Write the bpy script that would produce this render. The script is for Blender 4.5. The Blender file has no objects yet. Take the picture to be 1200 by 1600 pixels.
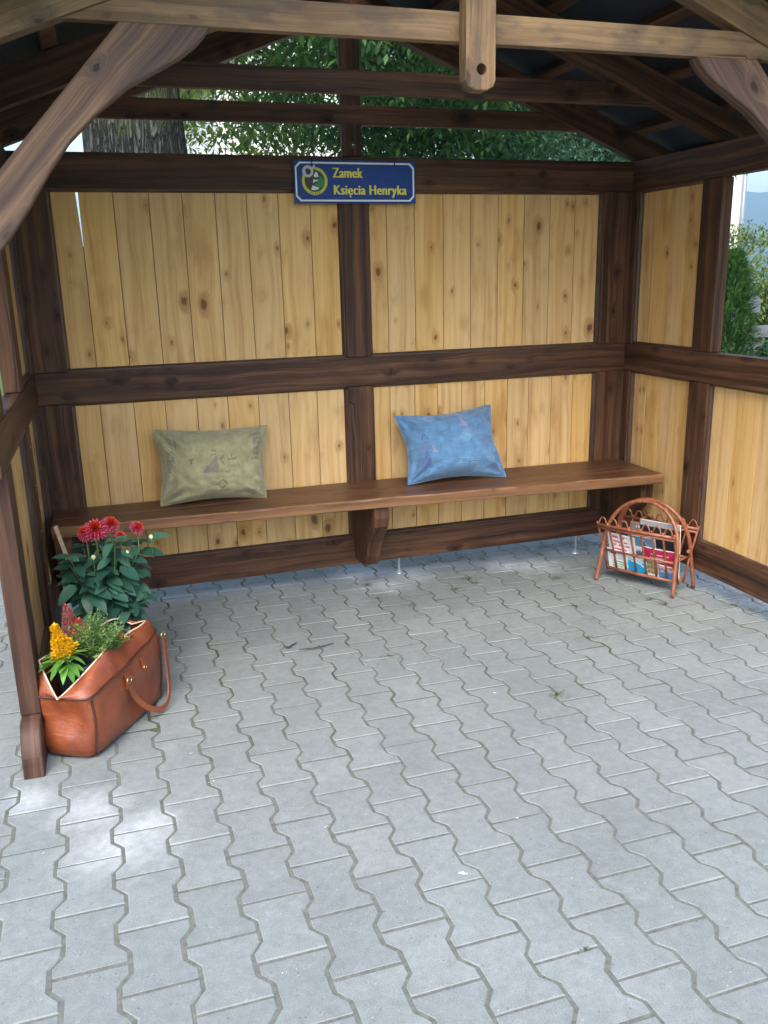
import bpy, bmesh, math, random
from mathutils import Vector, Matrix, noise as mnoise
random.seed(11)
sc = bpy.context.scene
COL = sc.collection
V = Vector
PI = math.pi
R = random.uniform

# ------------------------------------------------------------------ ground plane (slopes gently under the level shelter)
GN = (0.01900677, 0.03716795, 0.99912826); GH = 1.3535
def gz(x, y): return 1.44 + (-GH - GN[0]*x - GN[1]*y)/GN[2]

# ------------------------------------------------------------------ object helpers
GROUPS = {'cushion':'cushions on the bench','flower_pot':'flower pots beside the left post','magazine':'reading matter in the cane rack','twig':'dark twigs on the pavers','thuja':'thujas outside the right side','house':'pale houses behind the shelter','celosia':'plumed celosias in the bag','fruit_tree':'small trees on the right'}
def tag(o, label=None, cat=None, group=None, kind=None):
    if label:
        o['label'] = label
        group = group or GROUPS.get(o.name.split('.')[0])
    if cat: o['category'] = cat
    if group: o['group'] = group
    if kind: o['kind'] = kind
    return o
def empty(name, loc, label, cat, group=None):
    o = bpy.data.objects.new(name, None); COL.objects.link(o)
    o.location = loc; o.empty_display_size = .1
    return tag(o, label, cat, group)
class MB:
    """collects geometry, builds one mesh object"""
    def __init__(s): s.v = []; s.f = []; s.m = []; s.uv = []; s.c = []; s.rnd = random.random()*50
    def face(s, idx, m=0, uv=None, c=None): s.f.append(tuple(idx)); s.m.append(m); s.uv.append(uv); s.c.append(c)
    def add(s, pts): n = len(s.v); s.v += [V(p) for p in pts]; return n
    def wood_face(s, idx, axis, m=0, off=None):
        off = s.rnd if off is None else off
        p = [s.v[i] for i in idx]
        n = V((0,0,0))
        for i in range(len(p)):
            a, b = p[i], p[(i+1) % len(p)]
            n += a.cross(b)
        n = n.normalized() if n.length > 1e-12 else V((0,0,1))
        axis = V(axis).normalized(); s1 = V((0,0,1)) - axis*axis.z
        s1 = s1.normalized() if s1.length > .3 else (V((1,0,0))-axis*axis.x).normalized()
        s2 = axis.cross(s1)
        if abs(n.dot(axis)) > .97: uv = [(off + q.dot(s1)*.3, off*.37 + q.dot(s2)) for q in p]      # end grain
        elif abs(n.dot(s1)) > abs(n.dot(s2)): uv = [(off + q.dot(axis), off*.37 + q.dot(s2)) for q in p]
        else: uv = [(off + q.dot(axis), off*.37 + 1.7 + q.dot(s1)) for q in p]
        s.face(idx, m, uv)
    def prism(s, poly, vec, axis, m=0, off=None):
        """closed polygon (3d points) pushed along vec; wood grain runs along axis"""
        vec = V(vec); axis = V(axis).normalized(); n = len(poly)
        a = s.add(poly); b = s.add([V(p)+vec for p in poly])
        nn = V((0,0,0))
        for i in range(n): nn += V(poly[i]).cross(V(poly[(i+1) % n]))
        flip = nn.dot(vec) > 0
        A = list(range(a, a+n)); B = list(range(b, b+n))
        s.wood_face(A[::-1] if flip else A, axis, m, off)
        s.wood_face(B if flip else B[::-1], axis, m, off)
        for i in range(n):
            j = (i+1) % n
            q = [a+i, a+j, b+j, b+i]
            s.wood_face(q if flip else q[::-1], axis, m, off)
    def box(s, p0, p1, axis=None, m=0, off=None):
        x0,y0,z0 = p0; x1,y1,z1 = p1
        if axis is None:
            d = (abs(x1-x0), abs(y1-y0), abs(z1-z0)); k = d.index(max(d)); axis = [0,0,0]; axis[k] = 1
        s.prism([(x0,y0,z0),(x1,y0,z0),(x1,y0,z1),(x0,y0,z1)], (0,y1-y0,0), axis, m, off)
    def tube(s, pts, r, n=8, m=0, closed=False, caps=True):
        pts = [V(p) for p in pts]; k = len(pts)
        rr = r if isinstance(r, (list, tuple)) else [r]*k
        prev = None; rings = []
        for i, p in enumerate(pts):
            if closed: t = pts[(i+1) % k]-pts[i-1]
            else: t = pts[min(i+1, k-1)]-pts[max(i-1, 0)]
            t = t.normalized() if t.length > 1e-9 else V((0,0,1))
            if prev is None: u = t.orthogonal().normalized()
            else:
                u = prev - t*prev.dot(t)
                u = u.normalized() if u.length > 1e-6 else t.orthogonal().normalized()
            prev = u; w = t.cross(u)
            rings.append(s.add([p+(u*math.cos(2*PI*j/n)+w*math.sin(2*PI*j/n))*rr[i] for j in range(n)]))
        L = [0]
        for i in range(1, k): L.append(L[-1]+(pts[i]-pts[i-1]).length)
        for i in range(k if closed else k-1):
            a, b = rings[i], rings[(i+1) % k]
            for j in range(n):
                jj = (j+1) % n
                la, lb = L[i], L[i+1] if i+1 < k else L[i]+.01
                q = 2*PI*rr[i]/n
                s.face((a+j, a+jj, b+jj, b+j), m, [(s.rnd+la, j*q),(s.rnd+la,(j+1)*q),(s.rnd+lb,(j+1)*q),(s.rnd+lb,j*q)])
        if caps and not closed:
            s.face(tuple(range(rings[0], rings[0]+n))[::-1], m); s.face(tuple(range(rings[-1], rings[-1]+n)), m)
    def strap(s, pts, width_dir, w, t, m=0):
        """flat band of width w, thickness t along pts"""
        pts = [V(p) for p in pts]; k = len(pts); rings = []
        for i, p in enumerate(pts):
            tg = (pts[min(i+1,k-1)]-pts[max(i-1,0)]).normalized()
            wd = V(width_dir[i] if isinstance(width_dir, list) else width_dir)
            wd = (wd-tg*wd.dot(tg)).normalized(); nd = tg.cross(wd)
            rings.append(s.add([p+wd*w/2+nd*t/2, p-wd*w/2+nd*t/2, p-wd*w/2-nd*t/2, p+wd*w/2-nd*t/2]))
        for i in range(k-1):
            for j in range(4):
                s.face((rings[i]+j, rings[i]+(j+1)%4, rings[i+1]+(j+1)%4, rings[i+1]+j), m)
        s.face([rings[0]+j for j in (3,2,1,0)], m); s.face([rings[-1]+j for j in range(4)], m)
    def lathe(s, prof, c=(0,0,0), n=32, m=0):
        c = V(c); rings = []
        for r, z in prof: rings.append(s.add([c+V((r*math.cos(2*PI*j/n), r*math.sin(2*PI*j/n), z)) for j in range(n)]))
        for i in range(len(prof)-1):
            for j in range(n):
                jj = (j+1) % n
                s.face((rings[i]+j, rings[i]+jj, rings[i+1]+jj, rings[i+1]+j), m)
    def leaf(s, base, d, up, L, W, droop=.25, fold=.25, seg=5, m=0, c=None):
        base, d, up = V(base), V(d).normalized(), V(up)
        side = d.cross(up)
        side = side.normalized() if side.length > 1e-5 else d.orthogonal().normalized()
        up = side.cross(d)
        rows = []
        for i in range(seg+1):
            t = i/seg
            w = W*.5*1.9*(max(t,.0)**.55)*((1-t)**.8) if 0 < t < 1 else 0
            p = base + d*(L*t) - up*(droop*L*t*t)
            if w == 0: rows.append((s.add([p]),))
            else:
                k = s.add([p+side*w+up*(w*fold), p, p-side*w+up*(w*fold)]); rows.append((k, k+1, k+2))
        for i in range(seg):
            a, b = rows[i], rows[i+1]
            if len(a) == 1 and len(b) == 3: s.face((a[0], b[1], b[0]), m, None, c); s.face((a[0], b[2], b[1]), m, None, c)
            elif len(b) == 1: s.face((a[0], a[1], b[0]), m, None, c); s.face((a[1], a[2], b[0]), m, None, c)
            else: s.face((a[0], a[1], b[1], b[0]), m, None, c); s.face((a[1], a[2], b[2], b[1]), m, None, c)
    def build(s, name, mats, parent=None, smooth=False, bevel=0, recalc=False, origin=None):
        me = bpy.data.meshes.new(name)
        base = V(parent.location) if parent is not None else V(origin or (0,0,0))
        root = parent
        if parent is not None:
            while root.parent is not None: root = root.parent
            base = V(root.location)
        me.from_pydata([v-base for v in s.v], [], s.f)
        for mt in (mats if isinstance(mats, (list, tuple)) else [mats]): me.materials.append(mt)
        me.polygons.foreach_set('material_index', s.m)
        if any(u is not None for u in s.uv):
            ul = me.uv_layers.new(name='UVMap'); k = 0
            for p, u in zip(me.polygons, s.uv):
                for q in range(p.loop_total):
                    if u is not None: ul.data[p.loop_start+q].uv = u[q]
        if any(c is not None for c in s.c):
            ca = me.color_attributes.new('tint', 'FLOAT_COLOR', 'CORNER')
            for p, c in zip(me.polygons, s.c):
                for q in range(p.loop_total): ca.data[p.loop_start+q].color = (*(c or (1,1,1)), 1)
        if smooth: me.polygons.foreach_set('use_smooth', [True]*len(me.polygons))
        me.validate(); me.update()
        if recalc:
            bm = bmesh.new(); bm.from_mesh(me); bmesh.ops.recalc_face_normals(bm, faces=bm.faces); bm.to_mesh(me); bm.free()
        o = bpy.data.objects.new(name, me); COL.objects.link(o)
        if parent is not None: o.parent = parent
        else: o.location = base
        if bevel:
            b = o.modifiers.new('bevel', 'BEVEL'); b.width = bevel; b.segments = 2; b.limit_method = 'ANGLE'; b.angle_limit = math.radians(40)
            b.harden_normals = False
        return o

# ------------------------------------------------------------------ node helpers
class NT:
    def __init__(s, name):
        s.mat = bpy.data.materials.new(name); s.mat.use_nodes = True
        s.t = s.mat.node_tree; s.b = s.t.nodes['Principled BSDF']; s.out = s.t.nodes['Material Output']
    def n(s, typ, **kw):
        o = s.t.nodes.new(typ)
        for k, v in kw.items(): setattr(o, k, v)
        return o
    def set(s, sock, v):
        if isinstance(v, bpy.types.NodeSocket): s.t.links.new(v, sock)
        elif isinstance(v, (tuple, list)) and len(v) == 3 and sock.type == 'RGBA': sock.default_value = (*v, 1)
        else: sock.default_value = v
    def m(s, op, a, b=0.0, c=None, clamp=False):
        o = s.n('ShaderNodeMath', operation=op, use_clamp=clamp); s.set(o.inputs[0], a); s.set(o.inputs[1], b)
        if c is not None: s.set(o.inputs[2], c)
        return o.outputs[0]
    def vm(s, op, a, b=(0,0,0)):
        o = s.n('ShaderNodeVectorMath', operation=op); s.set(o.inputs[0], a); s.set(o.inputs[1], b)
        return o.outputs['Value'] if op in ('LENGTH','DISTANCE','DOT_PRODUCT') else o.outputs[0]
    def comb(s, x, y, z=0.0):
        o = s.n('ShaderNodeCombineXYZ')
        for i, q in enumerate((x,y,z)): s.set(o.inputs[i], q)
        return o.outputs[0]
    def sep(s, v): o = s.n('ShaderNodeSeparateXYZ'); s.set(o.inputs[0], v); return o.outputs
    def noise(s, vec, scale=5, detail=3, rough=.5, dist=0.0, dim='3D'):
        o = s.n('ShaderNodeTexNoise', noise_dimensions=dim); s.set(o.inputs['Vector'], vec)
        o.inputs['Scale'].default_value = scale; o.inputs['Detail'].default_value = detail
        o.inputs['Roughness'].default_value = rough; o.inputs['Distortion'].default_value = dist
        return o.outputs['Fac']
    def vor(s, vec, scale=1, feature='F1', dim='2D', rnd=1.0):
        o = s.n('ShaderNodeTexVoronoi', voronoi_dimensions=dim, feature=feature); s.set(o.inputs['Vector'], vec)
        o.inputs['Scale'].default_value = scale; o.inputs['Randomness'].default_value = rnd
        return o.outputs
    def step(s, x, a, b):
        o = s.n('ShaderNodeMapRange', interpolation_type='SMOOTHSTEP'); s.set(o.inputs[0], x)
        s.set(o.inputs[1], a); s.set(o.inputs[2], b); o.inputs[3].default_value = 0; o.inputs[4].default_value = 1
        return o.outputs[0]
    def ramp(s, fac, stops):
        o = s.n('ShaderNodeValToRGB'); s.set(o.inputs[0], fac); e = o.color_ramp.elements
        while len(e) < len(stops): e.new(.5)
        for i, (p, c) in enumerate(stops): e[i].position = p; e[i].color = (*c, 1)
        return o.outputs[0]
    def mix(s, fac, a, b, mode='MIX'):
        o = s.n('ShaderNodeMix', data_type='RGBA', blend_type=mode)
        s.set(o.inputs[0], fac); s.set(o.inputs[6], a); s.set(o.inputs[7], b); return o.outputs[2]
    def bump(s, h, strength=.3, dist=.002):
        o = s.n('ShaderNodeBump'); s.set(o.inputs['Height'], h); o.inputs['Strength'].default_value = strength
        o.inputs['Distance'].default_value = dist; s.t.links.new(o.outputs[0], s.b.inputs['Normal']); return o
    def uv(s): return s.n('ShaderNodeUVMap').outputs[0]
    def pos(s): return s.n('ShaderNodeNewGeometry').outputs['Position']
    def obj(s): return s.n('ShaderNodeTexCoord').outputs['Object']
    def isl(s): return s.n('ShaderNodeNewGeometry').outputs['Random Per Island']
    def fin(s, col, rough=.6, spec=.5):
        s.set(s.b.inputs['Base Color'], col); s.set(s.b.inputs['Roughness'], rough); s.b.inputs['Specular IOR Level'].default_value = spec
        return s.mat

def wood(name, light, mid, dark, knot, halo=None, knotty=.62, rough=.55, var=.22, spec=.5, blotch=.5, crack=0.0, gscale=1.0, bump=.25, grime=None):
    T = NT(name)
    uv = T.sep(T.uv()); r = T.isl()
    u = T.m('ADD', uv[0], T.m('MULTIPLY', r, 37.7)); v = T.m('ADD', uv[1], T.m('MULTIPLY', r, 91.3))
    wob = T.noise(T.comb(T.m('MULTIPLY', u, 2.2), T.m('MULTIPLY', v, 5), 0.0), 1, 2, .5)
    v1 = T.m('ADD', v, T.m('MULTIPLY', T.m('SUBTRACT', wob, .5), .05))
    # knots
    kv = T.comb(T.m('MULTIPLY', u, 4.6), T.m('MULTIPLY', v1, 7.6), 0.0)
    vo = T.vor(kv, 1, 'F1', '2D', .62)
    rc = T.sep(vo['Color'])
    on = T.m('GREATER_THAN', rc[0], knotty)
    size = T.m('ADD', T.m('MULTIPLY', T.m('POWER', rc[1], 2.2), .15), .028)
    # two small satellite knots clustered with the main one, so that no two marks look alike
    kd = T.vm('SUBTRACT', kv, vo['Position']) if False else None
    kv2 = T.comb(T.m('MULTIPLY', u, 9.3), T.m('MULTIPLY', v1, 17.0), 5.0)
    vo2 = T.vor(kv2, 1, 'F1', '2D', 1.0); rc2 = T.sep(vo2['Color'])
    on2 = T.m('MULTIPLY', T.m('GREATER_THAN', rc2[0], .87), T.step(T.noise(T.comb(T.m('MULTIPLY', u, 2.0), T.m('MULTIPLY', v1, 5.0), 3.0), 1, 2), .46, .56))
    d2 = T.m('ADD', vo2['Distance'], T.m('MULTIPLY', T.m('SUBTRACT', T.noise(kv2, 6, 2), .5), .16))
    k2 = T.m('MULTIPLY', on2, T.m('SUBTRACT', 1.0, T.step(d2, .05, .17)))
    h2 = T.m('MULTIPLY', on2, T.m('SUBTRACT', 1.0, T.step(d2, .12, .55)))
    d = vo['Distance']
    dn = T.m('ADD', d, T.m('MULTIPLY', T.m('SUBTRACT', T.noise(kv, 7, 3), .5), .15))
    k_core = T.m('MULTIPLY', on, T.m('SUBTRACT', 1.0, T.step(dn, T.m('MULTIPLY', size, .45), size)))
    k_halo = T.m('MULTIPLY', on, T.m('SUBTRACT', 1.0, T.step(dn, size, T.m('ADD', size, .20))))
    # grain pushed round the knots
    v2 = T.m('ADD', v1, T.m('MULTIPLY', k_halo, .035))
    g1 = T.noise(T.comb(T.m('MULTIPLY', u, .9*gscale), T.m('MULTIPLY', v2, 34*gscale), 1.7), 1, 3, .55, .4)
    g2 = T.noise(T.comb(T.m('MULTIPLY', u, 3.0*gscale), T.m('MULTIPLY', v2, 190*gscale), 4.1), 1, 2, .6)
    gg = T.m('ADD', T.m('MULTIPLY', g1, .72), T.m('MULTIPLY', g2, .28))
    col = T.ramp(gg, [(.34, dark), (.48, mid), (.64, light)])
    bl = T.step(T.noise(T.comb(T.m('MULTIPLY', u, 3.1), T.m('MULTIPLY', v1, 9), 8.0), 1, 3, .55), .50, .74)
    col = T.mix(T.m('MULTIPLY', bl, blotch), col, halo or dark)
    col = T.mix(T.m('MULTIPLY', k_halo, .62), col, halo or dark)
    col = T.mix(T.m('MULTIPLY', h2, .42), col, halo or dark)
    on_s = T.m('GREATER_THAN', rc[2], .45)
    smear = T.m('MULTIPLY', on_s, T.m('MULTIPLY', T.m('SUBTRACT', 1.0, T.step(d, .02, .34)), T.step(T.noise(T.comb(T.m('MULTIPLY', u, 7.0), T.m('MULTIPLY', v1, 16.0), 14.0), 1, 4, .65), .44, .62)))
    col = T.mix(T.m('MULTIPLY', smear, .42), col, halo or dark)
    ringd = T.m('MULTIPLY', k_core, T.m('ADD', .50, T.m('MULTIPLY', T.noise(kv, 26, 3), .7)))
    col = T.mix(T.m('MULTIPLY', k2, .6), col, knot)
    col = T.mix(T.m('MINIMUM', ringd, .95), col, knot)
    if crack:
        c1 = T.noise(T.comb(T.m('MULTIPLY', u, 1.3), T.m('MULTIPLY', v2, 75), 11.0), 1, 1, .5)
        cr = T.m('SUBTRACT', 1.0, T.step(c1, .24, .31))
        col = T.mix(T.m('MULTIPLY', cr, crack), col, (knot[0]*.5, knot[1]*.5, knot[2]*.5))
    if grime:
        gm = T.step(T.noise(T.comb(T.m('MULTIPLY', u, 5), T.m('MULTIPLY', v, 14), 21.0), 1, 4, .6), .47, .66)
        col = T.mix(T.m('MULTIPLY', gm, grime[3]), col, grime[:3])
    hs = T.n('ShaderNodeHueSaturation'); T.set(hs.inputs['Color'], col)
    T.set(hs.inputs['Value'], T.m('ADD', T.m('MULTIPLY', T.m('FRACT', T.m('MULTIPLY', r, 17.3)), var*2), 1-var))
    T.set(hs.inputs['Saturation'], T.m('ADD', T.m('MULTIPLY', T.m('FRACT', T.m('MULTIPLY', r, 5.7)), .12), .95))
    T.bump(T.m('ADD', gg, T.m('MULTIPLY', k_core, .25)), bump, .0025)
    rg = T.m('ADD', T.m('MULTIPLY', g1, .25), rough-.12)
    return T.fin(hs.outputs[0], rg, spec)

M = {}
M['pine'] = wood('pine boards', (.68,.455,.205), (.61,.385,.155), (.49,.28,.100), (.12,.050,.018), (.37,.185,.058), .70, .5, .085, .25, .5)
M['groove'] = wood('pine groove', (.10,.05,.02), (.08,.04,.015), (.05,.025,.01), (.03,.015,.01), None, .9)
M['dark'] = wood('dark stained timber', (.150,.074,.040), (.074,.035,.020), (.025,.012,.0075), (.008,.005,.003), None, .66, .55, .12, .25, .55, .85, bump=.5)
M['trim'] = wood('dark stained bead', (.10,.055,.036), (.06,.032,.02), (.03,.015,.01), (.012,.007,.005), None, .9, .5, .2, .5, .4, .5, grime=(.20,.13,.08,.35))
M['tan'] = wood('thinly stained timber', (.31,.205,.115), (.205,.130,.070), (.11,.066,.036), (.04,.022,.013), (.11,.072,.046), .6, .6, .10, .25, .6, .6, bump=.5, grime=(.085,.066,.054,.6))
M['brace'] = wood('weathered brace timber', (.25,.155,.092), (.105,.066,.050), (.055,.034,.028), (.03,.016,.010), (.07,.048,.045), .62, .6, .05, .25, .6, .6, .8, bump=.5)
M['seat'] = wood('bench seat stain', (.185,.082,.038), (.105,.045,.021), (.05,.021,.010), (.018,.009,.005), None, .6, .42, .12, .5, .7, .6)
M['seatedge'] = wood('worn bench edge', (.30,.15,.065), (.21,.10,.042), (.12,.052,.022), (.04,.02,.01), None, .66, .5, .08, .5, .6, .5)
M['post'] = wood('red brown stained post', (.105,.053,.035), (.060,.030,.020), (.028,.014,.010), (.012,.007,.005), None, .66, .55, .08, .3, .55, .8, bump=.5)

def simple(name, col, rough=.5, metal=0.0, spec=.5, coat=0.0, nz=None, bump=None, emit=None):
    T = NT(name); c = col
    if nz:
        f = T.noise(T.obj(), nz[0], 4, .6)
        c = T.ramp(f, [(.3, tuple(x*(1-nz[1]) for x in col)), (.7, tuple(min(1, x*(1+nz[1])) for x in col))])
    if bump: T.bump(T.noise(T.obj(), bump[0], 4, .6), bump[1], bump[2])
    T.b.inputs['Metallic'].default_value = metal; T.b.inputs['Coat Weight'].default_value = coat
    return T.fin(c, rough, spec)
M['zinc'] = simple('zinc plated steel', (.55,.57,.6), .35, .9, nz=(60,.2))
M['roofing'] = simple('black bitumen underlay', (.010,.012,.020), .75, nz=(8,.4))
M['shingle'] = simple('dark roof shingles', (.05,.035,.03), .9, nz=(12,.3))
M['blue'] = simple('blue enamel sign', (.006,.045,.235), .45, nz=(30,.12), spec=.3)
M['white'] = simple('white sign paint', (.72,.76,.80), .45)
M['yellow'] = simple('yellow sign paint', (.72,.66,.06), .45)
M['ygreen'] = simple('yellow green ring paint', (.52,.55,.05), .45)
M['navy'] = simple('dark emblem field', (.02,.035,.05), .45)
M['emgreen'] = simple('emblem green', (.03,.22,.06), .45)
M['embrown'] = simple('emblem dark brown', (.03,.02,.015), .45)
M['emgrey'] = simple('emblem pale grey', (.50,.54,.58), .45)
M['black_pot'] = simple('black plastic', (.018,.022,.03), .45, nz=(20,.2))
M['grey_pot'] = simple('grey metal planter', (.36,.40,.44), .4, .4, nz=(14,.3))
M['soil'] = simple('potting soil', (.02,.014,.01), .95, nz=(80,.5), bump=(90,.8,.01))
M['gold'] = simple('brass fitting', (.70,.48,.18), .28, 1.0)
M['cream'] = simple('cream zip tape', (.60,.47,.34), .6, nz=(150,.12))
M['piping'] = simple('dark leather piping', (.045,.014,.010), .45)
M['plaster'] = simple('white render', (.78,.78,.76), .85, nz=(3,.06))
M['pipe'] = simple('grey downpipe', (.22,.25,.28), .4, .3)
M['rooftile'] = simple('clay roof tile', (.22,.08,.05), .8, nz=(10,.3))
M['glass'] = simple('dark window glass', (.02,.03,.04), .1)
M['greyfence'] = simple('grey fence board', (.13,.14,.16), .7, nz=(9,.3))
M['mailgrey'] = simple('dark grey mailbox enamel', (.035,.04,.05), .4)
M['mailpale'] = simple('grey mailbox front', (.13,.145,.17), .4)
M['twig'] = simple('dark twig bark', (.03,.028,.035), .9)
M['stick'] = simple('bare pale wood', (.55,.42,.26), .7, nz=(40,.25))

def leather():
    T = NT('cognac leather'); p = T.obj()
    f = T.noise(p, 7, 4, .6); g = T.noise(p, 160, 3, .6)
    c = T.ramp(f, [(.28,(.115,.025,.009)), (.5,(.20,.047,.015)), (.74,(.275,.070,.022))])
    w = T.step(T.noise(p, 24, 5, .7, 1.2), .60, .72)
    c = T.mix(T.m('MULTIPLY', w, .35), c, (.09,.02,.008))
    fo = T.noise(T.vm('MULTIPLY', p, (6.0, 6.0, 15.0)), 1.6, 4, .6, 1.8)
    f = T.m('ADD', T.m('MULTIPLY', f, .6), T.m('MULTIPLY', fo, .55))
    cr = T.vor(p, 260, 'DISTANCE_TO_EDGE', '3D')['Distance']
    T.bump(T.m('ADD', T.m('MULTIPLY', f, 1.5), T.m('ADD', T.m('MULTIPLY', g, .12), T.m('MULTIPLY', T.step(cr, 0, .15), .06))), .5, .008)
    T.b.inputs['Coat Weight'].default_value = .15; T.b.inputs['Coat Roughness'].default_value = .3
    return T.fin(c, T.m('ADD', T.m('MULTIPLY', f, .2), .30), .5)
M['leather'] = leather()

def cane():
    T = NT('red brown lacquered cane'); p = T.obj()
    f = T.noise(p, 45, 3, .6); c = T.ramp(f, [(.3,(.16,.050,.024)), (.6,(.30,.10,.048)), (.85,(.44,.19,.10))])
    T.bump(f, .3, .002); return T.fin(c, .38, .5)
M['cane'] = cane()

def foliage(name, dk, md, lt, trans=.25, rough=.5, back=None):
    T = NT(name); r = T.isl()
    c = T.ramp(r, [(0, dk), (.5, md), (1, lt)])
    c = T.mix(T.m('MULTIPLY', T.noise(T.obj(), 60, 3), .35), c, dk)
    T.fin(c, rough, .35)
    tr = T.n('ShaderNodeBsdfTranslucent'); T.set(tr.inputs['Color'], T.mix(.5, c, lt))
    mx = T.n('ShaderNodeMixShader'); mx.inputs[0].default_value = trans
    T.t.links.new(T.b.outputs[0], mx.inputs[1]); T.t.links.new(tr.outputs[0], mx.inputs[2]); T.t.links.new(mx.outputs[0], T.out.inputs[0])
    return T.mat
M['oak_leaf'] = foliage('oak foliage', (.022,.068,.030), (.055,.145,.052), (.14,.25,.065), .5)
M['maple_leaf'] = foliage('yellow green foliage', (.05,.10,.02), (.12,.20,.035), (.24,.29,.06), .5)
M['ash_leaf'] = foliage('blue green foliage', (.030,.090,.056), (.065,.175,.095), (.13,.28,.14), .5)
M['thuja_leaf'] = foliage('thuja foliage', (.03,.09,.025), (.07,.17,.045), (.14,.26,.07), .2)
M['dark_thuja'] = foliage('dark thuja foliage', (.008,.030,.018), (.015,.050,.028), (.03,.075,.04), .15)
M['shrub_leaf'] = foliage('pale shrub foliage', (.05,.10,.02), (.12,.19,.04), (.24,.29,.08), .3)
M['dahlia_leaf'] = foliage('dahlia foliage', (.016,.062,.044), (.034,.108,.072), (.06,.155,.10), .18, .42)
M['celosia_leaf'] = foliage('bright green foliage', (.05,.16,.025), (.10,.26,.04), (.17,.36,.06), .25)
M['heath_leaf'] = foliage('small light green foliage', (.07,.15,.03), (.15,.27,.06), (.30,.40,.14), .25)
M['grass'] = foliage('joint grass', (.04,.065,.015), (.07,.10,.022), (.12,.14,.045), .2)
M['yellow_petal'] = foliage('yellow plume', (.72,.36,.005), (.84,.52,.008), (.88,.64,.03), .15)
M['coral_petal'] = foliage('coral plume', (.45,.06,.035), (.62,.13,.085), (.70,.28,.20), .15)
M['red_petal'] = foliage('crimson petal', (.34,.02,.07), (.50,.04,.10), (.58,.08,.14), .12)
M['pink_petal'] = foliage('pink petal tip', (.60,.22,.27), (.70,.36,.41), (.75,.52,.54), .12)
M['red_centre'] = foliage('red petal', (.45,.015,.012), (.55,.03,.015), (.60,.07,.02), .12)
M['budm'] = simple('pale bud', (.50,.55,.30), .5)
M['stem'] = simple('green stem', (.06,.13,.04), .6)

def bark():
    T = NT('grey oak bark'); p = T.sep(T.obj())
    v = T.comb(T.m('MULTIPLY', p[0], 26), T.m('MULTIPLY', p[1], 26), T.m('MULTIPLY', p[2], 4.5))
    n0 = T.noise(v, 1, 3, .6, .8); n = T.noise(v, 3.0, 4, .65)
    ridge = T.m('ABSOLUTE', T.m('SUBTRACT', n0, .5))
    h = T.m('ADD', T.step(ridge, 0, .13), T.m('MULTIPLY', n, .5))
    c = T.ramp(T.m('MULTIPLY', h, .66), [(.18,(.014,.015,.014)), (.5,(.05,.052,.047)), (.95,(.10,.10,.09))])
    c = T.mix(T.m('MULTIPLY', T.step(T.noise(T.obj(), 1.6, 3), .5, .65), .55), c, (.09,.11,.03))
    T.bump(h, .9, .04); return T.fin(c, .9, .2)
M['bark'] = bark()

def attr_mat(name, rough=.5, bump=None, weave=False):
    T = NT(name); a = T.n('ShaderNodeVertexColor', layer_name='tint').outputs[0]; c = a
    if weave:
        p = T.obj()
        n1 = T.noise(p, 22, 4, .65); n2 = T.noise(p, 420, 2, .6)
        c = T.mix(1.0, a, T.ramp(n1, [(.3,(.72,.72,.72)), (.7,(1.12,1.12,1.12))]), 'MULTIPLY')
        c = T.mix(.5, c, T.ramp(n2, [(.3,(.6,.6,.6)), (.7,(1.2,1.2,1.2))]), 'MULTIPLY')
        wr = T.noise(p, 11, 3, .55, 1.6)
        T.bump(T.m('ADD', T.m('MULTIPLY', wr, 1.0), T.m('MULTIPLY', n2, .10)), .55, .012)
        T.b.inputs['Sheen Weight'].default_value = .3
    return T.fin(c, rough, .3)
M['print'] = attr_mat('glossy printed paper', .3)
M['weave'] = attr_mat('woven cactus silk cushion', .85, weave=True)

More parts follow.
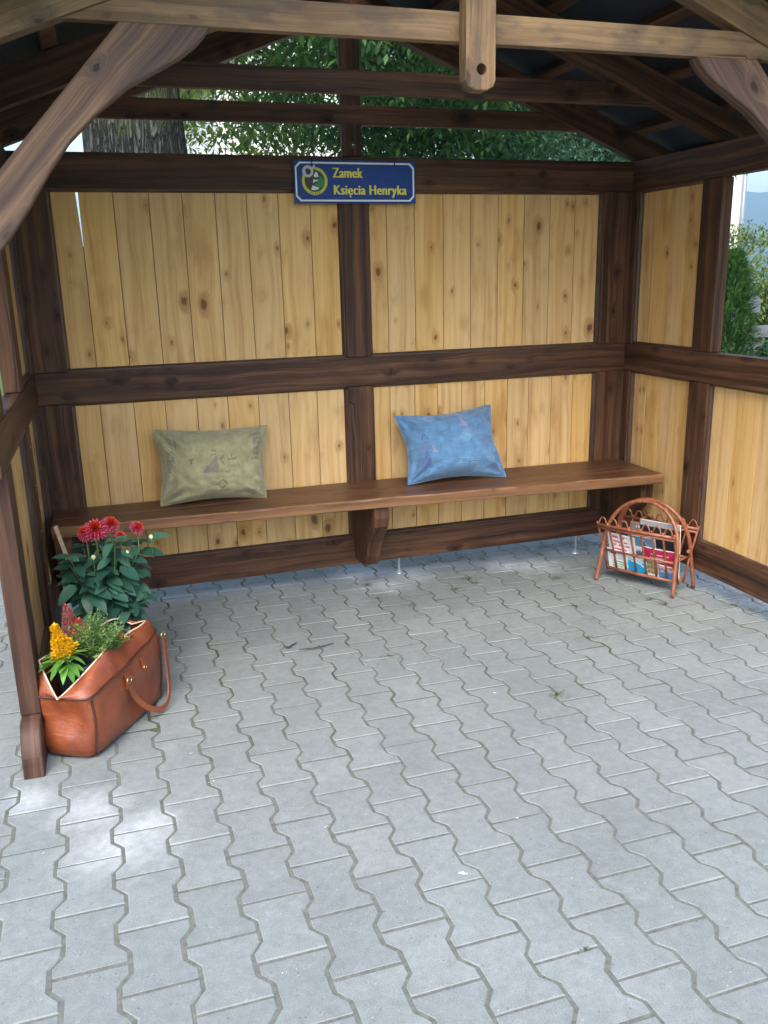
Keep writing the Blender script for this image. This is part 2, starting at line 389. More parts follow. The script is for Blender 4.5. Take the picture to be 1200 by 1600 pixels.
# ------------------------------------------------------------------ paving materials
RES = [(-.348,2.40,.09),(-.178,2.292,.13),(-.09,2.08,.16),(-.02,2.16,.10),(1.25,3.97,.17),(1.416,4.07,.16),(2.13,4.0,.17),(1.967,4.05,.13),(2.845,3.32,.20),(2.84,3.08,.20),(2.75,3.55,.14),(1.20,4.2,.2)]
def paver_mat():
    T = NT('grey concrete pavers'); p = T.pos(); r = T.isl()
    base = T.ramp(r, [(0,(.178,.199,.199)), (.45,(.190,.212,.211)), (.9,(.203,.226,.225)), (1,(.206,.224,.222))])
    n1 = T.noise(p, 2.2, 4, .6); base = T.mix(1.0, base, T.ramp(n1, [(.3,(.86,.86,.86)), (.7,(1.1,1.1,1.1))]), 'MULTIPLY')
    n3 = T.noise(p, 34, 4, .7); base = T.mix(.8, base, T.ramp(n3, [(.3,(.82,.82,.82)), (.7,(1.14,1.14,1.14))]), 'MULTIPLY')
    sp = T.noise(p, 520, 2, .7); base = T.mix(.8, base, T.ramp(sp, [(.28,(.55,.55,.55)), (.5,(1,1,1)), (.74,(1.4,1.4,1.4))]), 'MULTIPLY')
    # worn grime: broad grey films, small stains, rubbed light edges
    film = T.step(T.noise(p, 1.1, 5, .7), .46, .66); base = T.mix(T.m('MULTIPLY', film, .22), base, (.11,.115,.112))
    st = T.step(T.noise(p, 5.5, 5, .72, .8), .60, .70); base = T.mix(T.m('MULTIPLY', st, .25), base, (.10,.105,.10))
    pale = T.step(T.noise(p, 3.1, 6, .75, .5), .58, .72); base = T.mix(T.m('MULTIPLY', pale, .22), base, (.36,.38,.385))
    pit = T.vor(p, 95, 'F1', '3D'); pc = T.sep(pit['Color']); pm = T.m('MULTIPLY', T.m('GREATER_THAN', pc[0], .95), T.m('SUBTRACT', 1.0, T.step(pit['Distance'], .12, .32)))
    base = T.mix(T.m('MULTIPLY', pm, .65), base, T.mix(T.m('GREATER_THAN', pc[1], .6), (.06,.06,.06), (.34,.35,.35)))
    ds = T.step(T.noise(p, 9, 3, .55), .69, .78); base = T.mix(T.m('MULTIPLY', ds, .4), base, (.12,.12,.12))
    # white drilling dust and lime
    tot = None; edge = T.noise(p, 14, 4, .6)
    for x, y, rad in RES:
        d = T.vm('DISTANCE', p, (x, y, gz(x, y)))
        q = T.m('SUBTRACT', 1.0, T.step(T.m('ADD', d, T.m('MULTIPLY', T.m('SUBTRACT', edge, .5), rad*1.0)), rad*.0, rad*1.25))
        tot = q if tot is None else T.m('MAXIMUM', tot, q)
    tot = T.m('MULTIPLY', tot, T.m('ADD', .05, T.m('MULTIPLY', n3, .75)))
    base = T.mix(tot, base, (.50,.53,.55))
    T.bump(T.m('ADD', T.m('MULTIPLY', sp, .5), n3), .35, .002)
    return T.fin(base, .8, .3)
M['paver'] = paver_mat()
def joint_mat():
    T = NT('sandy joints with moss'); p = T.pos()
    c = T.ramp(T.noise(p, 60, 4, .7), [(.3,(.088,.095,.086)), (.7,(.165,.174,.160))])
    mo = T.m('MULTIPLY', T.step(T.noise(p, 3.4, 4, .65), .47, .64), T.step(T.sep(p)[1], 1.6, 3.2)); c = T.mix(T.m('MULTIPLY', T.m('ADD', mo, .12), .7), c, (.045,.055,.022))
    return T.fin(c, .95, .1)
M['joint'] = joint_mat()
def lawn_mat():
    T = NT('grassy terrain'); p = T.pos()
    c = T.ramp(T.noise(p, .6, 6, .7), [(.3,(.035,.07,.018)), (.7,(.08,.12,.03))])
    return T.fin(c, .95, .1)
M['lawn'] = lawn_mat()
def hill_mat():
    T = NT('forested hill'); p = T.pos()
    c = T.ramp(T.noise(p, .012, 6, .7), [(.3,(.018,.045,.025)), (.7,(.045,.085,.04))])
    return T.fin(c, 1, 0)
M['hill'] = hill_mat()

# ================================================================== SETTING: ground
def sheet(name, x0, x1, y0, y1, dz, mat, nx=2):
    b = MB(); b.add([(x0,y0,gz(x0,y0)+dz),(x1,y0,gz(x1,y0)+dz),(x1,y1,gz(x1,y1)+dz),(x0,y1,gz(x0,y1)+dz)]); b.face((0,1,2,3))
    return tag(b.build(name, mat), kind='structure')
sheet('lawn', -2500, 2500, -300, 3000, -.05, M['lawn'])
sheet('ground', -6.0, 5.6, -4.0, 8.2, -.0065, M['joint'])
UX = V((0.9997185683930093, 0.013482262527357347, -0.01951954424097175)); VY = V((-0.014196010945861759, 0.9992180804253901, -0.03690123336995427))
PO = V((0.24273948017035213, 2.343509874504526, -0.011101899403543669)); PN = UX.cross(VY)
def pavers():
    b = MB()
    def outline(sh, rnd):
        h, w, L = .0825-.0016-sh, .0567-.0016-sh, .1-.0012-sh
        a1, a2 = .031, .068
        k = sh*.4
        pts = [(h,-L),(h,-L+.0+ (.1-a2) + .0 + k*0),( w, -.031 - k),( w, .031 + k),(h, L-(.1-a2)),(h, L)]
        # head blocks reach .068..1 along the stone, waist .031 about the middle
        pts = [(h,-L),(h,-.0690+k),(w,-.0330-k),(w,.0330+k),(h,.0690-k),(h,L)]
        return pts + [(-x,-y) for x, y in pts]
    for u in range(-45, 38):
        for v in range(-60, 66):
            if (u+v) % 2: continue
            c = PO + UX*(u*.14) + VY*(-(v+1)*.1)
            if not (-5.6 < c.x < 5.2 and -.6 < c.y < 7.6): continue
            near = 0.1 < c.y < 5.4 and -2.6 < c.x < 3.6
            ang = R(-.006,.006); dx, dy = R(-.0009,.0009), R(-.0009,.0009); dz = R(-.0012,.0012) ; tx, ty = R(-.006,.006), R(-.006,.006)
            ca, sa = math.cos(ang), math.sin(ang)
            def P(x, y, z):
                x, y = x*ca-y*sa+dx, x*sa+y*ca+dy
                return c + UX*x + VY*y + PN*(z+dz+tx*x+ty*y)
            top = outline(.0048, 0); rim = outline(0.0, 0)
            t = b.add([P(x,y,0) for x,y in top]); e = b.add([P(x,y,-.0042) for x,y in rim]); n = len(top)
            # ends, waist and heads as separate convex faces
            b.face((t,t+1,t+10,t+11)); b.face((t+1,t+2,t+9,t+10)); b.face((t+2,t+3,t+8,t+9)); b.face((t+3,t+4,t+7,t+8)); b.face((t+4,t+5,t+6,t+7))
            lo = b.add([P(x,y,-.012) for x,y in rim]) if near else None
            for i in range(n):
                j = (i+1) % n
                b.face((e+i,e+j,t+j,t+i))
                if near: b.face((lo+i,lo+j,e+j,e+i))
    return tag(b.build('paving', M['paver'], recalc=False), kind='structure')
pavers()

# ================================================================== SHELTER
YB, XL, XR, YF = 4.095, -.31, 2.68, 2.65
TH = .06
Z = dict(s0=0.0, s1=.143, r0=.922, r1=1.063, p0=1.836, p1=1.981)
shelter = empty('wooden_shelter', (1.2, 3.3, gz(1.2,3.3)), 'open timber shelter with dark brown frame and yellow pine board walls on grey pavers', 'shelter')
def part(b, name, mat, bevel=.003, parent=None): return b.build(name, mat, parent or shelter, bevel=bevel)
def tbox(name, p0, p1, mat='dark', bevel=.004, axis=None, parent=None):
    b = MB(); b.box(p0, p1, axis); return part(b, name, M[mat], bevel, parent)
e = .0015
# back wall: sill, rail, plate
tbox('sill', (XL-TH, YB, Z['s0']), (XR+TH, YB+TH, Z['s1']))
tbox('rail', (XL-TH, YB-.001, Z['r0']), (XR+TH, YB+TH, Z['r1']))
tbox('plate', (XL-TH, YB-.002, Z['p0']), (XR+TH, YB+TH, Z['p1']))
# side walls
for X0, X1, sg in ((XL-TH, XL, -1), (XR, XR+TH, 1)):
    i0 = .001*sg
    yf = YF
    poly = [(X0, YB-e, Z['s0']), (X0, YB-e, Z['s1']), (X0, yf, Z['s1'])]+[(X0, yf-.03-.086*math.sin(t*PI/2)**1.1-.012*max(0,t-.6), Z['s1']-.001-.10*(1-math.cos(t*PI/2))-.012*t) for t in [i/12 for i in range(13)]]+[(X0, yf-.130, Z['s0']+.0)]
    zs = -.028 if sg < 0 else 0.0
    poly = [(a, y, z+(zs if y < yf-.02 and z < .02 else 0)) for a, y, z in poly]
    b = MB(); b.prism(poly, (TH,0,0), (0,1,0)); part(b, 'sill', M['post'] if sg < 0 else M['dark'], .005)
    tbox('rail', (X0-(.001 if sg > 0 else 0), yf-.12, Z['r0']), (X1+(.001 if sg < 0 else 0), YB-e, Z['r1']), axis=(0,1,0))
    tbox('plate', (X0-(.002 if sg > 0 else 0), yf-.22, Z['p0']), (X1+(.002 if sg < 0 else 0), YB-e-.002, Z['p1']), axis=(0,1,0))
    # posts: front (full height), middle (two lengths)
    for (a, c) in ((Z['s1']+e, Z['r0']-e), (Z['r1']+e, Z['p0']-e)):
        tbox('post', (X0, yf, a), (X1, yf+.14, c), 'post' if sg < 0 else 'dark', axis=(0,0,1))
        tbox('post', (X0, 3.39, a), (X1, 3.53, c), axis=(0,0,1))
        tbox('post', (X0, YB-.055, a), (X1, YB-e, c), axis=(0,0,1))
# back wall posts
PX = [(XL-TH, -.172), (1.118, 1.246), (2.517, XR+TH)]
for a, c in PX:
    for (z0, z1) in ((Z['s1']+e, Z['r0']-e), (Z['r1']+e, Z['p0']-e)):
        tbox('post', (a, YB, z0), (c, YB+TH, z1), axis=(0,0,1))
# board panels with bead trim
def panel(o, du, u0, u1, z0, z1, nrm, first, pitch=.139, slit=None):
    """o: origin point on the frame face; du: unit vector along the wall; nrm: points into the room"""
    o, du, nrm = V(o), V(du), V(nrm); up = V((0,0,1))
    b = MB(); rec, th = .030, .018
    g = MB()
    cuts = [u0]; x = u0+first
    nb = max(1, round((u1-x)/pitch)); wb = (u1-x)/nb
    for i in range(nb): cuts.append(x + (i and R(-.004,.004))); x += wb
    cuts.append(u1)
    for i in range(len(cuts)-1):
        a, c = cuts[i]+.0013, cuts[i+1]-.0013
        rr = rec + R(0,.0012)
        def P(u, z): return o + du*u + up*z - nrm*rr
        off = R(0,60)
        if slit and i == 0: poly = [P(a,z0),P(c,z0),P(c,slit),P(c-.008,z1),P(a,z1)]
        else: poly = [P(a,z0),P(c,z0),P(c,z1),P(a,z1)]
        b.prism(poly, -nrm*th, up, 0, off)
        if i < len(cuts)-2:
            top = slit-.02 if slit and i == 0 else z1
            q = [o+du*(c-.008)+up*z0-nrm*(rec+.008), o+du*(c+.0106)+up*z0-nrm*(rec+.008), o+du*(c+.0106)+up*top-nrm*(rec+.008), o+du*(c-.008)+up*top-nrm*(rec+.008)]
            g.prism(q, -nrm*.004, up)
    po = b.build('board_panel', M['pine'], shelter, bevel=.0016)
    g.build('groove_strip', M['groove'], po)
    # bead trim round the panel
    t = MB(); w, d = .014, .018
    for (p, q, ax, inn) in (((u0,z0),(u1,z0),du,(0,1)), ((u0,z1),(u1,z1),du,(0,-1)), ((u0,z0),(u0,z1),up,(1,0)), ((u1,z0),(u1,z1),up,(-1,0))):
        A = o+du*p[0]+up*p[1]; B = o+du*q[0]+up*q[1]; iv = du*inn[0]+up*inn[1]
        if inn[0] == 0: A = A+du*.0; B = B-du*.0
        else: A = A+up*w; B = B-up*w
        base = A - nrm*(rec-.0004)
        t.prism([base, base+iv*w, base+iv*w*.85+nrm*d*.5, base+iv*w*.35+nrm*d*.95, base+nrm*d], B-A, ax, 0, R(0,40))
    t.build('bead_trim', M['trim'], po)
    return po
UP, LO = (Z['r1'], Z['p0']), (Z['s1'], Z['r0'])
panel((0,YB,0), (1,0,0), -.172, 1.118, *UP, (0,-1,0), .125, .1415, slit=1.62)
panel((0,YB,0), (1,0,0), 1.246, 2.517, *UP, (0,-1,0), .10, .139)
panel((0,YB,0), (1,0,0), -.172, 1.118, *LO, (0,-1,0), .12, .139)
panel((0,YB,0), (1,0,0), 1.246, 2.517, *LO, (0,-1,0), .10, .136)
for X, nx in ((XR, -1), (XL, 1)):
    panel((X,0,0), (0,1,0), 3.53, YB-.055, *UP, (nx,0,0), .145, .14)
    panel((X,0,0), (0,1,0), 3.53, YB-.055, *LO, (nx,0,0), .145, .14)
    panel((X,0,0), (0,1,0), YF+.14, 3.39, *LO, (nx,0,0), .12, .14)
# trusses
CX = 1.160
def zb(r): return 2.576-.385*r
def cutter(c, r, depth):
    b = MB(); b.lathe([(0,-depth),(r,-depth),(r,depth),(0,depth)], (0,0,0), 20)
    me = bpy.data.meshes.new('cut'); me.from_pydata(b.v, [], b.f); me.update()
    bm = bmesh.new(); bm.from_mesh(me); bmesh.ops.remove_doubles(bm, verts=bm.verts, dist=1e-5); bmesh.ops.recalc_face_normals(bm, faces=bm.faces)
    bmesh.ops.transform(bm, matrix=Matrix.Translation(c) @ Matrix.Rotation(PI/2, 4, 'X'), verts=bm.verts); bm.to_mesh(me); bm.free()
    o = bpy.data.objects.new('cut', me); COL.objects.link(o); return o
def drill(o, c, r):
    base = V(shelter.location); k = cutter(V(c)-base, r, .2); k.parent = shelter
    bpy.context.view_layer.update()
    md = o.modifiers.new('hole', 'BOOLEAN'); md.object = k; md.operation = 'DIFFERENCE'; md.solver = 'EXACT'
    bpy.context.view_layer.update()
    dg = bpy.context.evaluated_depsgraph_get()
    me = bpy.data.meshes.new_from_object(o.evaluated_get(dg)); o.modifiers.clear(); o.data = me
    bpy.data.objects.remove(k)
DEP = .125
for k, (Y, cx, mt, tmt) in enumerate(((YF, CX, 'tan', 'tan'), (3.43, 1.172, 'dark', 'dark'), (4.095, 1.182, 'dark', 'dark'))):
    for sg in (-1, 1):
        r1 = 2.02
        def Q(r, dz): return (cx+sg*r, Y, zb(r)+dz)
        b = MB(); b.prism([Q(0,0), Q(r1,0), Q(r1,DEP), Q(0,DEP)], (0,TH,0), (sg*1,0,-.385)); part(b, 'rafter', M[mt])
    rt = (2.576-2.12)/.385; r2 = (2.576-2.203)/.385
    b = MB(); y0 = Y+.012
    b.prism([(cx-rt-.02,y0,2.12),(cx+rt+.02,y0,2.12),(cx+r2+.02,y0,2.203),(cx-r2-.02,y0,2.203)], (0,TH-.024,0), (1,0,0)); part(b, 'tie_beam', M[tmt])
    if k == 0:
        w = .049; y0 = Y-.045
        b = MB(); b.prism([(cx-w,y0,2.005),(cx-w+.008,y0,1.988),(cx-.02,y0,1.978),(cx+.02,y0,1.978),(cx+w-.008,y0,1.988),(cx+w,y0,2.005),(cx+w,y0,2.62),(cx-w,y0,2.62)], (0,.055,0), (0,0,1))
        o = part(b, 'king_post', M['tan'], .004); drill(o, (cx+.002, y0, 2.036), .0165)
    if k == 2:
        b = MB(); b.box((cx-.048, Y+.0145, 1.983), (cx+.048, Y+.0455, 2.56), (0,0,1)); o = part(b, 'king_post', M['dark'], .004); drill(o, (cx+.005, Y, 2.035), .014)
# braces of the front truss (curved underside)
BR = [(.123,2.1185),(-.305,1.65),(-.305,1.40),(-.262,1.47),(-.249,1.529),(-.202,1.585),(-.154,1.650),(-.095,1.738),(-.035,1.815),(.04,1.885),(.132,1.957),(.22,2.005),(.281,2.038),(.322,2.068),(.350,2.095),(.366,2.1185)]
for sg in (-1, 1):
    b = MB(); b.prism([((x if sg < 0 else 2*CX-x), YF-.004, z) for x, z in BR], (0,.055,0), (-sg*.68,0,.73) if sg < 0 else (-.68,0,.73)); part(b, 'brace', M['brace'], .006)
# purlins and roof
RY0, RY1 = 2.28, 4.42
for sg in (-1, 1):
    s = math.atan(.385); n = V((sg*math.sin(s),0,math.cos(s))); t = V((sg*math.cos(s),0,-math.sin(s)))
    apex = V((1.17,0,2.576+DEP*.93))
    for q in (.06, .37, .68, .99, 1.30, 1.61, 1.92, 2.15):
        c = apex + t*q + n*.012
        b = MB(); b.prism([c+V((0,RY0,0)), c+t*.055+V((0,RY0,0)), c+t*.055+n*.035+V((0,RY0,0)), c+n*.035+V((0,RY0,0))], (0,RY1-RY0,0), (0,1,0)); part(b, 'purlin', M['dark'], .002)
    c = apex + n*.049
    b = MB(); b.prism([c+V((0,RY0-.03,0)), c+t*2.25+V((0,RY0-.03,0)), c+t*2.25+n*.006+V((0,RY0-.03,0)), c+n*.006+V((0,RY0-.03,0))], (0,RY1-RY0+.06,0), (0,1,0)); rf = part(b, 'roof_underlay', M['roofing'], 0)
    b = MB(); c = c + n*.008
    b.prism([c+V((0,RY0-.04,0)), c+t*2.27+V((0,RY0-.04,0)), c+t*2.27+n*.02+V((0,RY0-.04,0)), c+n*.02+V((0,RY0-.04,0))], (0,RY1-RY0+.08,0), (0,1,0)); part(b, 'roof_covering', M['shingle'], 0)
# levelling bolts under the sills
for x, y in ((1.377,4.13),(2.447,4.135),(-.34,2.9)):
    b = MB(); g = gz(x,y)
    b.tube([(x,y,g),(x,y,.005)], .0065, 10)
    bo = b.build('levelling_bolt', M['zinc'], shelter, smooth=False)
    b = MB(); b.lathe([(0,.010),(.012,.010),(.016,.006),(.018,.0005),(0,.0005)][::-1], (x,y,g), 20); b.lathe([(0,.018),(.0105,.018),(.0105,.010)][::-1], (x,y,g), 6); b.build('foot_plate', M['zinc'], bo)
# screw heads on the left wall beads
for z in (.30,.52,.70,.85): 
    b = MB(); b.lathe([(.0045,0),(.003,.0015),(0,.002)], (0,0,0), 10)
    b.v = [V((XL+.001+v.z, 3.46, z+v.x)) + V((0,v.y,0)) for v in b.v]; b.build('screw_head', M['zinc'], shelter)

# ================================================================== BENCH
bench = empty('bench', (1.2, 3.9, gz(1.2,3.9)), 'long brown stained wall bench on curved brackets below the board panels', 'bench')
def zt(x): return .443 - .010*max(0,(x-1.1)/1.5)
def seat(name, yb0, yb1, yf0, yf1, front):
    b = MB(); N = 60; a = []; off = R(0,40)
    x0, x1 = -.300, 2.655
    rows = []
    for i in range(N+1):
        t = i/N; x = x0+(x1-x0)*t
        yb = yb0+(yb1-yb0)*t; yf = yf0+(yf1-yf0)*t
        w = 0; wz = 0
        if front:
            w = .011*mnoise.noise(V((x*3.1,0,3)))+.005*mnoise.noise(V((x*11,0,7))); wz = .009*mnoise.noise(V((x*6,1,3)))
        z = zt(x)
        rows.append([V((x,yb,z)), V((x,yf+w+(.004 if front else .001),z+wz*.4)), V((x,yf+w*1.2-(.002 if front else 0),z-.006+wz)), V((x,yf+w*.6+.002,z-.046)), V((x,yf+w*.6+.008,z-.05)), V((x,yb,z-.05))])
    k = [b.add(r) for r in rows]
    ax = V((1,0,0))
    for i in range(N):
        for j in range(6):
            jj = (j+1) % 6
            m = 1 if front and j in (1,2,3) else 0
            b.wood_face((k[i]+j, k[i+1]+j, k[i+1]+jj, k[i]+jj)[::-1], ax, m, off)
    b.wood_face([k[0]+j for j in range(6)], ax, 0, off); b.wood_face([k[N]+j for j in range(6)][::-1], ax, 0, off)
    return b.build(name, [M['seat'], M['seatedge']], bench, recalc=True)
seat('seat_plank', 4.082, 4.078, 3.905, 3.862, False)
seat('seat_plank', 3.902, 3.859, 3.765, 3.645, True)
for x0, yfr in ((1.125, 3.73), (2.58, 3.72), (-.298, 3.80)):
    zz = zt(x0)-.052; yb = YB-.002
    prof = [(yb,zz),(yfr,zz),(yfr,zz-.055),(yfr+.012,zz-.10),(yfr+.045,zz-.135),(yfr+.085,zz-.17),(yfr+.115,zz-.205),(yfr+.135,zz-.245),(yfr+.15,zz-.29),(yfr+.175,zz-.33),(yfr+.215,zz-.352),(yb,zz-.358)]
    b = MB(); b.prism([(x0,y,z) for y,z in prof], (.075,0,0), (0,0,1)); b.build('bracket', M['dark'], bench, bevel=.005)

# ================================================================== CUSHIONS
def cushion(name, TL, TR, BL, BR, front, back, colour, label, pinch=.05, seedv=0, bottom_tuck=0.0, ears=True):
    TL, TR, BL, BR = V(TL), V(TR), V(BL), V(BR)
    nu, nv = 132, 92
    b = MB(); nrm = (TR-TL).cross(TL-BL).normalized()
    if nrm.y > 0: nrm = -nrm
    def pos(u, v, side):
        # concave sides between pulled-out corners
        pu = u + pinch*(1-2*u)*math.sin(PI*v)**1.3*(abs(2*u-1))**.8*.9
        pv = v + pinch*1.3*(1-2*v)*math.sin(PI*u)**1.2*(abs(2*v-1))**.8*.75
        p = (BL*(1-pu)+BR*pu)*(1-pv) + (TL*(1-pu)+TR*pu)*pv
        a, c = abs(2*u-1), abs(2*v-1)
        bul = max(0,(1-a**2.6))**.62 * max(0,(1-c**2.4))**.62
        wr = mnoise.noise(V((u*5+seedv, v*4, 1.0)))*.016 + mnoise.noise(V((u*13+seedv, v*11, 2.0)))*.007
        # creases that run in from the corners
        for cu, cv in ((0,0),(1,0),(0,1),(1,1)):
            du, dv = (u-cu)*1.4, v-cv; rr = math.hypot(du, dv); an = math.atan2(abs(dv), abs(du)+1e-6)
            wr += .016*math.sin(an*9+seedv+cu*2+cv)*math.exp(-((rr-.24)/.15)**2)
        if side > 0:
            th = front*bul*(1.15-.35*v) + wr*min(1,bul*2.2)
            sagv = -.012*math.sin(PI*u)*(bul)*(1-v)
            return p + nrm*th + V((0,0,sagv))
        return p - nrm*(back*bul*(1.1-.2*v))
    for side in (1, -1):
        k = b.add([pos(i/nu, j/nv, side) for j in range(nv+1) for i in range(nu+1)])
        for j in range(nv):
            for i in range(nu):
                q = (k+j*(nu+1)+i, k+j*(nu+1)+i+1, k+(j+1)*(nu+1)+i+1, k+(j+1)*(nu+1)+i)
                b.face(q if side > 0 else q[::-1], 0, None, colour((i+.5)/nu, (j+.5)/nv))
    # seam round the edge
    o = b.build(name, M['weave'], None, smooth=True, origin=(BL+BR)/2, recalc=False)
    s = MB(); loop = []
    for i in range(nu): loop.append(pos(i/nu,0,1))
    for j in range(nv): loop.append(pos(1,j/nv,1))
    for i in range(nu): loop.append(pos(1-i/nu,1,1))
    for j in range(nv): loop.append(pos(0,1-j/nv,1))
    s.tube(loop, .0028, 6, closed=True); s.c = [colour(.5,.985)]*len(s.f)
    so = s.build('seam', M['weave'], o, smooth=True)
    tag(o, label, 'cushion')
    return o
def tri(u, v, cu, cv, w, h, flip=False, edge=False):
    y = (v-cv)/h; y = 1-y if flip else y
    ins = 0 <= y <= 1 and abs(u-cu) <= w*(1-y)/2
    if edge: return ins and not (y > .12 and abs(u-cu) <= w*(1-y)/2-.012 and y < .9)
    return ins
def rect(u, v, u0, u1, v0, v1): return u0 <= u <= u1 and v0 <= v <= v1
def vary(c, u, v, s, a=.10):
    f = 1 + a*mnoise.noise(V((u*9+s, v*40, 1))) + a*.8*mnoise.noise(V((u*60+s, v*3, 4)))
    return tuple(x*f for x in c)
def green_col(u, v):
    base = vary((.335,.32,.175), u, v, 3)
    lil = (.165,.145,.155); dk = (.085,.09,.085)
    if rect(u,v,.10,.155,.0,1) or rect(u,v,.70,.715,.1,.6): base = tuple(x*.93 for x in base)
    if tri(u-(v-.55)*.28, v, .50,.38,.16,.24): return lil
    if rect(u,v,.468,.485,.665,.69) or rect(u,v,.468,.485,.61,.635) or rect(u,v,.492,.505,.665,.69) or rect(u,v,.492,.505,.61,.635): return dk
    if abs(u-.565) < .02 and abs(abs(v-.54)-abs(u-.545)*1.7) < .013: return dk
    if abs(v-.545-3*(u-.65)**2) < .011 and .61 < u < .70: return dk
    if abs(u-.655) < .004 and .545 < v < .63: return dk
    for q, u0, u1 in ((.39,.50,.70),(.31,.43,.72),(.215,.45,.72),(.12,.42,.70)):
        if abs(v-q-.01*math.sin(u*60)) < .007 and u0 < u < u1: return tuple(x*.62 for x in base)
    if abs(abs(u-.56)*1.2+abs(v-.215)-.06) < .013: return dk
    if abs(v-.56-.5*abs(u-.285)) < .008 and .26 < u < .31 or rect(u,v,.275,.285,.50,.57): return dk
    if rect(u,v,.05,.13,.40,.62) and (u-.05)*2.3 + .40 < v+.02: return (.15,.125,.14) if mnoise.noise(V((u*40,v*40,2))) > -.25 else base
    if .05 < u < .13 and abs((u*24+v*16) % 1-.5) < .10 and .35 < v < .85: return dk
    if abs(u-.155) < .006 and .70 < v < .95: return (.06,.08,.10)
    if rect(u,v,.865,.94,.52,.90):
        a = math.sin(u*130)*math.sin(v*44)
        if a > .2: return (.19,.13,.14)
        if a < -.55: return (.09,.10,.11)
    return base
def blue_col(u, v):
    base = vary((.105,.225,.39), u, v, 9, .2)
    if rect(u,v,.235,.335,.84,.94): return (.20,.36,.58) if not rect(u,v,.262,.308,.865,.915) else ((.07,.13,.28) if int(u*160) % 2 else (.20,.36,.55))
    if tri(u,v,.165,.56,.085,.10,edge=True): return (.06,.07,.22)
    if tri(u,v,.14,.42,.09,.10): return (.20,.15,.30)
    if tri(u+(v-.45)*.2,v,.22,.36,.06,.13): return (.35,.32,.48)
    if tri(u,v,.155,.16,.14,.26): return (.08,.10,.27)
    if tri(u,v,.60,.70,.11,.16): return (.30,.30,.48)
    if tri(u,v,.60,.73,.05,.06): return (.5,.42,.5)
    if abs(u-.585)*1.1+abs(v-.54) < .085: return (.16,.36,.52)
    if abs(abs(u-.655)*1.4-abs(v-.62)*.6) < .014 and .5 < v < .74: return (.22,.20,.38)
    if rect(u,v,.44,.72,.14,.26) and (int(v*90) % 3 == 0) and mnoise.noise(V((u*30,v*10,5))) > -.1: return (.24,.40,.60)
    if rect(u,v,.87,.93,.18,.62) and mnoise.noise(V((u*70,v*26,9))) > .28: return (.025,.055,.16)
    if rect(u,v,.70,.90,.60,.90) and mnoise.noise(V((u*60,v*30,2))) > .40: return (.045,.10,.24)
    return base
def faint(fn, k):
    def g(u, v):
        c, b0 = fn(u, v), fn(.30, .97)
        return tuple(x*k+y*(1-k) for x, y in zip(c, b0))
    return g
cushion('cushion', (.168,4.055,.785), (.700,4.055,.768), (.168,3.955,.447), (.655,3.935,.445), .120, .030, faint(green_col, .62),
        'olive green woven cushion with faded lilac symbols leaning on the left half of the bench', .05, 1.3)
cushion('cushion', (1.342,4.04,.768), (1.862,4.045,.790), (1.352,3.885,.449), (1.872,3.862,.447), .125, .030, faint(blue_col, .60),
        'blue woven cushion with small triangles leaning on the right half of the bench', .066, 6.1)

# ================================================================== SIGN
SX, SZ, SY = 1.187, 1.869, YB-.012
sign = empty('sign', (SX, SY, SZ-.094), 'blue enamel sign with yellow lettering and round emblem hung on the top beam', 'sign')
SW, SH = .588, .188
b = MB(); b.box((SX-SW/2,SY-.004,SZ-SH/2), (SX+SW/2,SY,SZ+SH/2)); b.build('board', M['blue'], sign, bevel=.0012)
def flat(b, poly, y, th=.0006, m=0): b.prism([(x,y,z) for x,z in poly], (0,-th,0), (1,0,0), m)
def oct_(x0,x1,z0,z1,c): return [(x0+c,z0),(x1-c,z0),(x1,z0+c),(x1,z1-c),(x1-c,z1),(x0+c,z1),(x0,z1-c),(x0,z0+c)]
b = MB(); yy = SY-.004
o1 = oct_(SX-SW/2+.007,SX+SW/2-.007,SZ-SH/2+.009,SZ+SH/2-.009,.021); o2 = oct_(SX-SW/2+.0145,SX+SW/2-.0145,SZ-SH/2+.0165,SZ+SH/2-.0165,.0185)
for i in range(8):
    j = (i+1) % 8; flat(b, [o1[i],o1[j],o2[j],o2[i]], yy)
b.build('border', M['white'], sign)
ex, ez = SX-SW/2+.0975, SZ+.003
def px(x, y): return (ex+(x-265)*.000588, ez-(y-275)*.000588)
def circ(cx, cz, r, n=40, a0=0, a1=2*PI): return [(cx+r*math.cos(a0+(a1-a0)*i/n), cz+r*math.sin(a0+(a1-a0)*i/n)) for i in range(n+(0 if a1-a0 > 6.28 else 1))]
b = MB()
R1 = circ(ex,ez,.0605); R2 = circ(ex,ez,.0475)
for i in range(40):
    j = (i+1) % 40; flat(b, [R1[i],R1[j],R2[j],R2[i]], yy, .0006, 0)
flat(b, R2, yy, .0004, 1)
dots = MB()
flat(b, [px(*q) for q in ((292,232),(325,245),(345,275),(335,310),(305,330),(262,312),(262,296),(288,285),(300,262))], yy-.0004, .0005, 2)
flat(b, [px(*q) for q in ((278,205),(292,222),(297,246),(255,246),(262,228))], yy-.0004, .0005, 3)
flat(b, [px(*q) for q in ((258,262),(275,268),(293,263),(288,276),(268,278),(254,290),(250,278))], yy-.0004, .0005, 3)
flat(b, [px(*q) for q in ((246,306),(272,318),(300,322),(290,338),(262,343),(234,340))], yy-.0004, .0005, 3)
flat(b, [px(*q) for q in ((196,196),(225,188),(262,180),(272,196),(262,215),(258,252),(246,300),(232,340),(205,325),(190,290),(190,250),(200,228))], yy-.0009, .0005, 4)
H1 = circ(*px(213,205), .026); H2 = circ(*px(213,205), .014)
for i in range(40):
    j = (i+1) % 40; flat(b, [H1[i],H1[j],H2[j],H2[i]], yy-.0014, .0005, 5)
flat(b, [px(*q) for q in ((196,196),(212,190),(226,200),(216,214),(204,212))], yy-.0014, .0004, 4)
